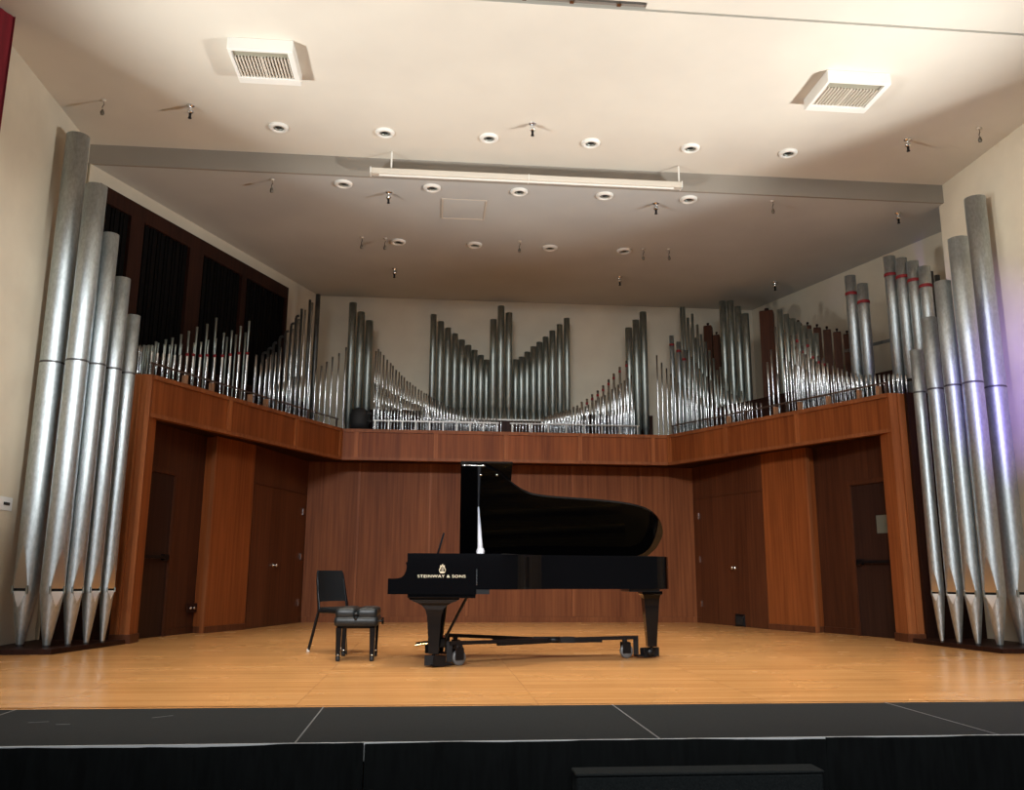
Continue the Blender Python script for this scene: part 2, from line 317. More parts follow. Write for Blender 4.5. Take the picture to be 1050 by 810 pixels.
# lower walls under the gallery
b = MB(); b.box(-3.6, 3.6, 15.03, 15.2, 0, 2.66); bw = struct(b.build('wall_stage_back', M['panel']))
b = MB()
for x in (-2.49, -1.27, -0.62, 1.20, 2.42): b.box(x-0.018, x+0.018, 15.012, 15.03, 0.1, 2.66)
b.build('batten', M['trim'], bw)
b = MB(); b.box(-3.35, 3.35, 15.01, 15.03, 0, 0.09); struct(b.build('baseboard_back', M['panel']))
for sx, nm in ((-1, 'left'), (1, 'right')):
    # wall with the rear door, from the back corner to the column
    A = Vector((sx*3.35, 15.03)); B = Vector((sx*3.93, 13.0)); d = (B-A).normalized(); n = Vector((-d.y, d.x)); n = n if n.x*sx > 0 else -n
    def slab(mb, A, d, n, s0, s1, o0, o1, z0, z1, mi=0):
        p = [A+d*s0+n*o0, A+d*s1+n*o0, A+d*s1+n*o1, A+d*s0+n*o1]; mb.prism([(q.x, q.y) for q in p], z0, z1, mi)
    mb = MB(); slab(mb, A, d, n, 0, 1.985, 0, 0.15, 0, 2.66); w = struct(mb.build('wall_stage_'+nm, M['door_wood']))
    mb = MB(); slab(mb, A, d, n, 0.0, 0.16, -0.012, 0.0, 0, 0.09); struct(mb.build('baseboard_'+nm, M['door_wood']))
    # rear door, flush
    mb = MB(); slab(mb, A, d, n, 0.16, 1.92, -0.006, 0.03, 0.01, 2.09); dr = struct(mb.build('door_1' if sx < 0 else 'door_2', M['door_wood']))
    mb = MB(); slab(mb, A, d, n, 0.13, 1.97, -0.016, 0.0, 2.095, 2.115); mb.build('head_trim', M['door_wood'], dr)
    for z in (0.32, 1.06, 1.80):
        mb = MB(); slab(mb, A, d, n, 0.145, 0.172, -0.02, 0.0, z-0.05, z+0.05); h = mb.build('hinge', M['chrome'], dr); h['label'] = 'chrome door hinge'
    kp = A+d*1.16-n*0.045
    mb = MB(); T = Matrix.Translation((kp.x, kp.y, 0.91)) @ Vector((-n.x, -n.y, 0)).to_track_quat('Z', 'Y').to_matrix().to_4x4()
    mb.lathe([(0.0, -0.04), (0.03, -0.04), (0.03, -0.03), (0.012, -0.026), (0.012, 0.0), (0.026, 0.008), (0.03, 0.022), (0.022, 0.036), (0.0, 0.04)], 14, 0, T)
    k = mb.build('door_knob', M['chrome'], dr); k['label'] = 'chrome door knob'
    # column in front of the wall
    P = Vector((sx*3.875, 13.12)); Q = Vector((sx*4.245, 12.33)); e = (Q-P).normalized(); m_ = Vector((-e.y, e.x)); m_ = m_ if m_.x*sx > 0 else -m_
    Lc = (Q-P).length
    mb = MB(); slab(mb, P, e, m_, 0.0, Lc, 0, 0.42, 0, 2.66); c = struct(mb.build('trim_2' if sx < 0 else 'trim_3', M['panel_warm']))
    mb = MB(); slab(mb, P, e, m_, -0.005, Lc+0.005, -0.014, 0.42, 0, 0.085); mb.build('plinth', M['door_wood'], c)
    mb = MB(); slab(mb, P, e, m_, Lc-0.001, Lc+0.03, -0.012, 0.05, 0.0, 2.66); mb.build('edge_strip', M['trim'], c)
    # wall with the exit door, between column and post
    A2 = Vector((sx*4.30, 12.75)); B2 = Vector((sx*4.98, 10.62)); d2 = (B2-A2).normalized(); n2 = Vector((-d2.y, d2.x)); n2 = n2 if n2.x*sx > 0 else -n2
    L2 = (B2-A2).length; s0 = 1.07
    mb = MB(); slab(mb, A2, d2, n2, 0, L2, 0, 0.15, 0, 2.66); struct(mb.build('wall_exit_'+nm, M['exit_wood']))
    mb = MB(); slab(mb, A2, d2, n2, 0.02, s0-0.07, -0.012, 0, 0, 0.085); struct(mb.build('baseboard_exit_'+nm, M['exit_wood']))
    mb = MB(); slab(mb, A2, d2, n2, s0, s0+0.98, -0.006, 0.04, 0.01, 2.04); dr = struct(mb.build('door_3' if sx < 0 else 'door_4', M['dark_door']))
    mb = MB(); slab(mb, A2, d2, n2, s0-0.075, s0, -0.035, 0, 0, 2.11); slab(mb, A2, d2, n2, s0+0.98, s0+1.06, -0.035, 0, 0, 2.11)
    slab(mb, A2, d2, n2, s0, s0+0.98, -0.035, 0, 2.04, 2.11); mb.build('door_frame', M['exit_wood'], dr)
    mb = MB(); slab(mb, A2, d2, n2, s0+0.06, s0+0.94, -0.06, -0.03, 0.965, 1.005)
    slab(mb, A2, d2, n2, s0+0.05, s0+0.14, -0.06, 0, 0.945, 1.02); slab(mb, A2, d2, n2, s0+0.86, s0+0.95, -0.06, 0, 0.945, 1.02)
    mb.build('panic_bar', M['steel_black'], dr)
    if sx > 0:
        mb = MB(); slab(mb, A2, d2, n2, s0+0.42, s0+0.64, -0.010, -0.005, 1.36, 1.60); g = mb.build('vision_panel', M['paper'], dr); g['label'] = 'small pale panel on the dark door'
    # corner post with its grooved casing
    mb = MB()
    xa, xb = sorted((sx*4.635, sx*4.86))
    mb.box(xa, xb, 10.58, 10.85, 0, ZT+0.0); c = struct(mb.build('trim_4' if sx < 0 else 'trim_5', M['batten_wood']))
    mb = MB()
    for u0, u1 in ((0.0, 0.055), (0.12, 0.15)):
        xa, xb = sorted((sx*(4.635+u0), sx*(4.635+u1))); mb.box(xa, xb, 10.555, 10.585, 0.0, ZT-0.01)
    mb.build('moulding', M['batten_wood'], c)
    mb = MB(); xa, xb = sorted((sx*4.62, sx*4.87)); mb.box(xa, xb, 10.55, 10.86, 0, 0.10); mb.build('plinth', M['door_wood'], c)
    # dark panel closing the gap between post and side wall, behind the great pipes
    mb = MB(); xa, xb = sorted((sx*4.86, sx*5.64)); mb.box(xa, xb, 10.52, 10.6, 0, ZT); struct(mb.build('wall_screen_'+nm, M['dark_wood']))
    # low plinth the great pipes stand on
    cx, cy = (-4.93, 9.22) if sx < 0 else (4.80, 9.02)
    mb = MB(); mb.prism([(sx*5.63, cy-0.06), (cx, cy), (sx*4.655, 10.5), (sx*5.63, 10.5)], 0, 0.05)
    st = struct(mb.build('trim_6' if sx < 0 else 'trim_7', M['dark_wood']))

# swell box shutters on the left chamber wall
D = Vector((0.3979, 0.9175)); Nn = Vector((0.9175, -0.3979)); O = Vector((-5.60, 10.5))
t = thing('swell_box', (O.x, O.y, ZT), 'dark wooden swell box front with black vertical shutters on the left chamber wall', 'shutter')
def sb(mb, s0, s1, o0, o1, z0, z1, mi=0):
    p = [D*s0+Nn*o0, D*s1+Nn*o0, D*s1+Nn*o1, D*s0+Nn*o1]; mb.prism([(q.x, q.y) for q in p], z0-ZT, z1-ZT, mi)
mb = MB(); sb(mb, 0.1, 4.37, 0.005, 0.10, 5.36, 5.57); sb(mb, 0.1, 4.37, 0.005, 0.10, 3.125, 3.3)
for s0, s1 in ((0.1, 0.2), (0.66, 0.9), (1.83, 2.13), (3.07, 3.2), (4.31, 4.37)): sb(mb, s0, s1, 0.005, 0.10, 3.3, 5.36)
mb.build('frame', M['dark_wood'], t)
mb = MB(); sb(mb, 0.12, 4.35, 0.004, 0.02, 3.28, 5.38); mb.build('back_panel', M['void'], t)
black_wood = mat('black_shutter', (0.0025, 0.002, 0.002), 0.7, 0.0, 0.1)
for s0, s1 in ((0.2, 0.66), (0.9, 1.83), (2.13, 3.07), (3.2, 4.31)):
    k = max(2, round((s1-s0)/0.155)); w = (s1-s0)/k
    for i in range(k):
        mb = MB(); a = s0+i*w; sb(mb, a+0.012, a+w-0.012, 0.025, 0.06, 3.3, 5.36); sb(mb, a+w*0.35, a+w*0.65, 0.06, 0.075, 3.3, 5.36)
        mb.build('shutter', black_wood, t)

# red curtain at the left edge of the stage opening
t = MB(); pts = []
for i in range(61):
    s = i/60; pts.append((-5.95+0.60*s, 7.80+0.06*math.sin(s*34)+0.02*math.sin(s*71)))
back = [(x, y+0.012) for x, y in pts][::-1]
t.prism(pts+back, -0.0, ZC-0.035, 0, None, True)
tag(t.build('stage_curtain', M['red_velvet']), 'dark red velvet curtain at the far upper left beside the wall', 'curtain')
b = MB(); b.box(-5.83, -5.63, 8.1, 8.25, 0, ZC); struct(b.build('trim_8', M['cream_metal']))

# front platform: black decks, skirt, step
for i, (x0, x1, lab) in enumerate(((-5.46, -3.67, 'black felt-topped stage deck, the leftmost, mostly outside the picture'), (-3.67, -1.88, 'black felt-topped stage deck second from the left with pale scuff marks'),
        (-1.88, -0.09, 'black felt-topped stage deck in the middle, in front of the piano'), (-0.09, 1.70, 'black felt-topped stage deck right of the middle, above the black step'),
        (1.70, 3.49, 'black felt-topped stage deck at the far right end of the row'))):
    t = thing('stage_deck', ((x0+x1)/2, 5.09, -0.8), lab, 'stage platform', 'stage decks along the front edge'); h = (x1-x0)/2
    q = MB(); q.box(-h+0.0042, h-0.0042, -0.592, 0.565, 0.70, 0.797); q.build('deck_top', M['deck'], t)
    for xa_, xb_ in ((-h+0.0015, -h+0.0042), (h-0.0042, h-0.0015)):
        q = MB(); q.box(xa_, xb_, -0.592, 0.565, 0.72, 0.7985); q.build('side_strip', M['seam_strip'], t)
    q = MB(); q.box(-h+0.001, h-0.001, -0.602, -0.592, 0.715, 0.799)
    e = q.build('edge_strip', M['deck_edge'], t); e['label'] = 'pale metal edge strip'
    for lx in (-h+0.1, h-0.1):
        for ly in (-0.45, 0.45):
            q = MB(); q.tube([(lx, ly, 0), (lx, ly, 0.71)], 0.022, 8); q.build('leg', M['steel_black'], t)
    if i == 1:
        scm = mat('scuff', (0.09, 0.095, 0.1), 0.7)
        for (ux, uy, a, l) in ((0.32, 0.1, 0.3, 0.05), (0.48, 0.02, 0.1, 0.035), (0.93, 0.25, 0.7, 0.06)):
            T = Matrix.Translation((-h+ux, uy, 0.7975)) @ Matrix.Rotation(a, 4, 'Z'); q = MB(); q.box(-l, l, -0.006, 0.006, 0, 0.0006, 0, T); q.build('scuff_mark', scm, t)
def skirt(name, x0, x1, label, seed):
    rnd = random.Random(seed); n = int((x1-x0)*90); front = []; 
    ph = rnd.random()*6
    mb = MB(); prev = None; cols = []
    for i in range(n+1):
        x = x0+(x1-x0)*i/n
        u = ((x*3.1+ph+0.25*math.sin(x*2.3)) % 1.0)
        pl = 0.034*(u if u < 0.8 else (1-u)*4)           # knife pleats
        sag = 0.001-0.009*max(0, math.sin(x*2.1+ph))-0.004*max(0, math.sin(x*5.3+ph))
        cols.append((x, pl, sag))
    zs = (0, -0.06, -0.3, -0.6, -0.775)
    rows = [[(x, 4.476-0.010-pl*(0.35 if k == 0 else 0.6 if k == 1 else 1.0), (sag if k == 0 else z)) for x, pl, sag in cols] for k, z in enumerate(zs)]
    rowsb = [[(x, y+0.008, z) for x, y, z in r] for r in rows]
    loop = rows+rowsb[::-1]
    mb.rings(loop+[loop[0]], 0, True, None, False, False, closed=False)
    o = mb.build(name, M['skirt']); return tag(o, label, 'skirt', 'black pleated skirts under the front platform')
skirt('stage_skirt', -3.6, -1.55, 'black pleated cloth skirt hanging under the left part of the platform', 1)
skirt('stage_skirt', -1.545, 0.75, 'black pleated cloth skirt hanging behind the black step', 2)
skirt('stage_skirt', 0.755, 3.3, 'black pleated cloth skirt hanging under the right part of the platform', 3)
t = thing('step_box', (0.045, 4.335, -0.8), 'black carpeted step standing in front of the platform skirt', 'step')
q = MB(); q.box(-0.595, 0.595, -0.07, 0.07, 0.0, 0.675, 0, None, 0.008); q.build('body', M['step'], t)
q = MB(); q.box(-0.60, 0.60, -0.075, 0.07, 0.675, 0.69, 0, None, 0.005); q.build('tread', M['step'], t)

# wall plate on the left wall
t = thing('wall_switch', (-5.63, 9.44, 1.48), 'white switch plate on the left wall beside the great pipes', 'switch')
q = MB(); q.box(0, 0.012, -0.13, 0.13, -0.07, 0.07, 0, None, 0.004); q.build('plate', M['white_plastic'], t)
q = MB(); q.box(0.012, 0.02, -0.06, 0.06, -0.015, 0.015); q.build('slot', M['steel_black'], t)
t = thing('floor_box', (3.76, 13.86, 0.0), 'small black box on the floor at the foot of the right rear door', 'box')
t.rotation_euler = (0, 0, R(-74))
q = MB(); q.box(-0.13, 0.13, -0.09, 0.03, 0.0, 0.19, 0, None, 0.008); q.build('body', M['steel_black'], t)
q = MB(); q.box(-0.10, 0.10, -0.096, -0.088, 0.03, 0.16); q.build('grille', M['rubber'], t)
# outlets low on the left exit wall
t = thing('floor_pocket', (-4.40, 12.33, 0.33), 'low wall outlet plates beside the left column in the dark niche', 'outlet')
t.rotation_euler = (0, 0, R(72))
q = MB(); q.box(-0.16, 0.16, -0.012, 0.0, -0.06, 0.06, 0, None, 0.004); q.build('plate', M['dark_wood'], t)
for x in (-0.09, 0.0, 0.09):
    q = MB(); q.lathe([(0.0, 0), (0.022, 0), (0.022, 0.012), (0.0, 0.014)], 12, 0, Matrix.Translation((x, -0.012, 0)) @ Matrix.Rotation(R(90), 4, 'X')); q.build('socket', M['chrome'], t)

# ------------------------------------------------------------------ ceiling fittings
def ceiling_vent(x0, x1, y0, y1, z0, label):
    t = thing('ceiling_vent', ((x0+x1)/2, (y0+y1)/2, ZC), label, 'vent', 'boxy ceiling vents'); hx = (x1-x0)/2; hy = (y1-y0)/2; d = z0-ZC
    q = MB()
    q.box(-hx, hx, -hy, -hy+0.035, d, 0); q.box(-hx, hx, hy-0.11, hy, d, 0)
    q.box(-hx, -hx+0.035, -hy+0.035, hy-0.11, d, 0); q.box(hx-0.06, hx, -hy+0.035, hy-0.11, d, 0)
    q.build('housing', M['white_metal'], t, 0.006)
    q = MB(); q.box(-hx+0.03, hx-0.05, -hy+0.03, hy-0.1, -0.012, -0.002); b_ = q.build('back_panel', M['void'], t)
    q = MB(); q.box(-hx+0.035, hx-0.06, -hy+0.035, -hy+0.15, d+0.03, d+0.05); q.build('baffle', mat('grey_green_baffle', (0.30, 0.29, 0.22), 0.6), t)
    n = 17
    for i in range(n):
        x = -hx+0.05+(2*hx-0.125)*i/(n-1)
        q = MB(); w = 0.013 if i == n//2 else 0.0075
        q.box(x-w, x+w, -hy+0.15, hy-0.11, d+0.012, d+0.06); q.build('louvre', M['cream_metal'], t)
ceiling_vent(-3.40, -2.75, 8.03, 8.65, 5.925, 'white boxy ceiling vent with slatted grille, the left one')
ceiling_vent(2.82, 3.52, 7.98, 8.58, 5.925, 'white boxy ceiling vent with slatted grille, the right one')

def downlight(x, y, z, label, group):
    t = thing('ceiling_light', (x, y, z), label, 'ceiling light', group)
    q = MB(); q.lathe([(0.118, 0.0), (0.116, -0.018), (0.098, -0.032), (0.070, -0.030), (0.066, -0.010)], 28); q.build('trim_ring', M['white_metal'], t)
    q = MB(); q.lathe([(0.066, -0.010), (0.058, -0.022), (0.046, -0.020), (0.040, -0.006)], 24); q.build('inner_ring', M['zinc_dull'], t)
    q = MB(); q.lathe([(0.0, -0.014), (0.030, -0.016), (0.040, -0.006)], 20); q.build('lamp', M['rubber'], t)
    d = bpy.data.lights.new('downlight_lamp', 'SPOT'); d.energy = DOWN_POWER; d.color = DOWN_COLOR; d.spot_size = R(58); d.spot_blend = 1.0; d.shadow_soft_size = 0.05
    lo = bpy.data.objects.new('downlight_lamp', d); COL.objects.link(lo); lo.location = (0, 0, -0.045); lo.parent = t
for i in range(6):
    downlight(-3.19+1.268*i, 9.81, ZC, 'white ringed ceiling light, %s from left in the front row' % ORD[i], 'front row of ceiling lights')
for i in range(5):
    downlight(-2.50+1.157*i, 10.74, ZR, 'white ringed ceiling light, %s from left in the middle row' % ORD[i], 'middle row of ceiling lights')
for i in range(4):
    downlight(-1.86+1.18*i, 12.71, ZR, 'white ringed ceiling light, %s from left in the rear row' % ORD[i], 'rear row of ceiling lights')

def sprinkler(x, y, z, label, drop=0.0):
    t = thing('sprinkler_head', (x, y, z), label, 'ceiling fitting', 'small chrome fittings under the ceiling')
    q = MB(); q.lathe([(0.0, -0.002), (0.045, -0.002), (0.042, -0.012), (0.016, -0.02), (0.016, -0.055-drop)], 16); q.build('escutcheon', M['chrome'], t)
    q = MB(); q.lathe([(0.016, -0.05-drop), (0.034, -0.06-drop), (0.034, -0.085-drop), (0.018, -0.095-drop)], 14); q.build('body', M['chrome'], t)
    q = MB(); q.lathe([(0.016, -0.09-drop), (0.014, -0.15-drop), (0.021, -0.152-drop), (0.021, -0.16-drop), (0.0, -0.162-drop)], 12); q.build('nozzle', M['steel_black'], t)
for x, y, z, lab in ((-4.12, 9.42, ZC, 'small chrome fitting on the front ceiling near the left vent'), (-0.16, 9.42, ZC, 'small chrome fitting on the front ceiling between third and fourth lights'),
        (4.47, 9.33, ZC, 'small chrome fitting on the front ceiling below the right vent'), (-1.92, 10.95, ZR, 'small chrome fitting between the first two lights of the middle row'),
        (1.72, 10.92, ZR, 'small chrome fitting between the last two lights of the middle row'), (5.18, 10.88, ZR, 'small chrome fitting at the far right of the rear ceiling'),
        (-1.96, 13.95, ZR, 'small chrome fitting on the rear ceiling behind the leftmost rear light'), (1.87, 13.93, ZR, 'small chrome fitting on the rear ceiling behind the rightmost rear light'),
        (4.6, 13.9, ZR, 'small chrome fitting on the rear ceiling above the right wooden pipes')):
    sprinkler(x, y, z, lab)
def hook(x, y, z, label):
    t = thing('hanging_hook', (x, y, z), label, 'hook', 'tarnished hooks hanging under the ceiling')
    q = MB(); q.lathe([(0.0, 0), (0.03, 0), (0.026, -0.012), (0.0, -0.018)], 12); q.build('rose', M['cream_metal'], t)
    q = MB(); q.tube([(0, 0, -0.015), (0.010, 0, -0.05), (-0.006, 0, -0.09), (0, 0, -0.125)], 0.006, 6); q.build('wire', M['hook'], t)
    q = MB(); q.lathe([(0.0, -0.11), (0.012, -0.12), (0.024, -0.155), (0.018, -0.18), (0.0, -0.19)], 12); q.build('weight', M['hook'], t)
for x, y, z, lab in ((-5.08, 9.4, ZC, 'tarnished hook hanging at the far left of the front ceiling'), (5.17, 8.98, ZC, 'tarnished hook hanging at the far right of the front ceiling'),
        (-3.41, 10.72, ZR, 'tarnished hook hanging left of the middle row of lights'), (3.28, 10.68, ZR, 'tarnished hook hanging right of the middle row of lights'),
        (-2.40, 12.6, ZR, 'tarnished hook hanging left of the rear row, farther from its light'), (-2.05, 12.6, ZR, 'tarnished hook hanging close beside the leftmost rear light'),
        (0.0, 12.5, ZR, 'tarnished hook hanging between the two middle lights of the rear row'), (1.96, 12.62, ZR, 'tarnished hook hanging close right of the rightmost rear light'),
        (2.36, 12.58, ZR, 'tarnished hook hanging farthest right beyond the rear row')):
    hook(x, y, z, lab)
# access panel in the rear ceiling
t = thing('access_panel', (-0.9, 11.4, ZR), 'square access hatch in the rear ceiling behind the screen case', 'hatch')
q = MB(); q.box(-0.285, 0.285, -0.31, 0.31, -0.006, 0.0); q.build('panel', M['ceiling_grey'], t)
q = MB()
q.box(-0.31, -0.288, -0.33, 0.33, -0.012, 0); q.box(0.288, 0.31, -0.33, 0.33, -0.012, 0); q.box(-0.288, 0.288, -0.33, -0.312, -0.004, 0); q.box(-0.288, 0.288, 0.312, 0.33, -0.012, 0)
q.build('frame', M['cream_metal'], t)
# roll-up screen case hanging below the step in the ceiling
t = thing('projection_screen', (-0.11, 10.30, 5.735), 'long cream roll-up screen case hanging across the ceiling step', 'screen')
q = MB(); q.box(-2.0, 2.0, -0.05, 0.05, 0, 0.075, 0, None, 0.008); q.build('case', M['cream_metal'], t)
for x0, x1, nm in ((-2.012, -1.999, 'end_cap'), (1.999, 2.012, 'end_cap'), (-0.004, 0.004, 'joint_cover')):
    q = MB(); q.box(x0, x1, -0.055, 0.055, -0.005, 0.08); q.build(nm, M['white_metal'], t)
for x in (-1.75, 1.98):
    q = MB(); q.tube([(x, 0, 0.07), (x, 0, ZC-5.735-0.005)], 0.011, 8); q.build('hanger', M['white_metal'], t)
q = MB(); q.tube([(-1.9, -0.01, -0.008), (1.9, -0.01, -0.008)], 0.012, 8); q.build('bottom_bar', M['white_metal'], t)

# ------------------------------------------------------------------ great pipes left and right of the stage
def great_pipe(x, y, z0, ztop, r, zm, zseam, face, label, group):
    """zinc pipe: conical foot, flattened mouth with lips and ears, body with a soldered joint, open top.
    face: direction of the mouth in plan (radians)"""
    t = thing('great_organ_pipe', (x, y, z0), label, 'organ pipe', group); H = ztop-z0; zm -= z0; zseam -= z0
    n = 88; la = 3.6*r; lb = 1.45*r
    def section(mb, prof, flat):
        rs = []; cl = []
        for rr, z in prof:
            ring = []; cr_ = []
            for j in range(n):
                a = 2*math.pi*j/n; px = rr*math.cos(a); py = rr*math.sin(a)
                lim = flat(z); hit = lim is not None and px > lim+1e-5
                if hit: px = lim
                c, s_ = math.cos(face), math.sin(face)
                ring.append((px*c-py*s_, px*s_+py*c, z)); cr_.append(hit)
            rs.append(ring); cl.append(cr_)
        vs = [v for r_ in rs for v in r_]; body = []; lip = []
        for i in range(len(rs)-1):
            for j in range(n):
                k = (j+1) % n; f = (i*n+j, i*n+k, (i+1)*n+k, (i+1)*n+j)
                (lip if (cl[i][j]+cl[i][k]+cl[i+1][j]+cl[i+1][k]) == 4 else body).append(f)
        o = len(mb.v); mb.add(vs, body, 0, True)
        for f in lip: mb.f.append([q_+o for q_ in f]); mb.m.append(1); mb.sm.append(False)
    def foot_r(z): return 0.26*r+(r*0.74)*min(1, z/zm)**0.9
    wm = 0.64*r; dm = math.sqrt(r*r-wm*wm)
    mb = MB(); prof = [(foot_r(zm*i/60), zm*i/60) for i in range(61)]
    section(mb, prof, lambda z: None if z < zm-lb else math.sqrt(max(1e-9, foot_r(z)**2-(wm*(1-(zm-z)/lb))**2)) if z <= zm else None)
    mb.build('foot', [M['zinc'], M['lip_reflection']], t)
    sl = 0.17*r+0.008
    mb = MB(); z1 = zm+sl
    prof = [(r, z1+la*1.02*i/70) for i in range(71)]
    section(mb, prof, lambda z: math.sqrt(max(0.0, r*r-(wm*max(0.0, 1-(z-z1)/la)**0.7)**2)) if z < z1+la else None)
    zz = z1+la*1.02
    top = [(r, zz), (r, zz+(H-zz)*0.33), (r, zz+(H-zz)*0.66), (r, H), (r*0.965, H), (r*0.965, H-0.5)]
    section(mb, top, lambda z: None)
    o = mb.build('body', [M['zinc'], M['lip']], t)
    # back of the mouth: pipe wall behind the slot, and the dark slot itself
    mb = MB(); section(mb, [(r*0.995, zm-0.001), (r*0.995, z1+0.001)], lambda z: dm*0.93)
    mb.build('mouth_slot', [M['void'], M['void']], t)
    hw = math.sqrt(max(0, r*r-dm*dm))
    c, s_ = math.cos(face), math.sin(face); T = Matrix(((c, -s_, 0, 0), (s_, c, 0, 0), (0, 0, 1, 0), (0, 0, 0, 1)))
    mb = MB()
    a0 = math.acos(dm/r)
    arc = [(r*1.0*math.cos(a0+(2*math.pi-2*a0)*k/30), r*math.sin(a0+(2*math.pi-2*a0)*k/30)) for k in range(31)]
    inn = [(q_[0]*0.97, q_[1]*0.97) for q_ in arc]
    mb.rings([[(x_, y_, zm-0.002) for x_, y_ in arc], [(x_, y_, z1+0.002) for x_, y_ in arc]], 0, True, T, False, False, closed=False)
    mb.build('mouth_back', M['zinc'], t)
    for sg in (-1, 1):
        mb = MB(); mb.box(dm-0.06*r, dm+0.16*r, sg*hw-0.10*r, sg*hw+0.05*r, zm-0.22*r, z1+0.22*r, 0, T, 0.003); mb.build('ear', M['zinc_dull'], t)
    mb = MB(); mb.lathe([(r*1.0, zseam-0.012), (r*1.018, zseam-0.008), (r*1.018, zseam+0.008), (r*1.0, zseam+0.012)], 40); e = mb.build('seam_band', M['seam'], t)
    e['label'] = 'dark soldered joint ring'
    mb = MB(); mb.lathe([(r*0.22, -0.002), (r*0.30, 0.0), (r*0.30, 0.02), (r*0.27, 0.03)], 20, 0, None, True, False); mb.build('toe', M['seam'], t)
GL = [(-5.405, 9.62, 5.71, 0.124, -100, 'tallest'), (-5.095, 9.50, 5.05, 0.116, -38, 'second tallest'), (-4.945, 9.65, 4.54, 0.092, -35, 'middle'), (-4.84, 9.85, 4.09, 0.088, -33, 'second shortest'), (-4.745, 10.05, 3.71, 0.074, -30, 'shortest')]
for (x, y, zt, r, f, w) in GL:
    great_pipe(x, y, 0.05, zt, r, 0.60, 3.02+0.03*(zt-3.7)*0 + 0.0, R(f), '%s of the five great zinc organ pipes left of the stage' % w, 'great zinc pipes left of the stage')
GR = [(5.395, 9.52, 5.41, 0.121, -85, 'tallest'), (4.985, 9.32, 4.78, 0.112, -148, 'second tallest'), (4.85, 9.5, 4.29, 0.094, -146, 'middle'), (4.755, 9.7, 3.89, 0.088, -146, 'second shortest'), (4.67, 9.9, 3.53, 0.070, -146, 'shortest')]
for (x, y, zt, r, f, w) in GR:
    great_pipe(x, y, 0.05, zt, r, 0.60, 3.0, R(f), '%s of the five great zinc organ pipes right of the stage' % w, 'great zinc pipes right of the stage')

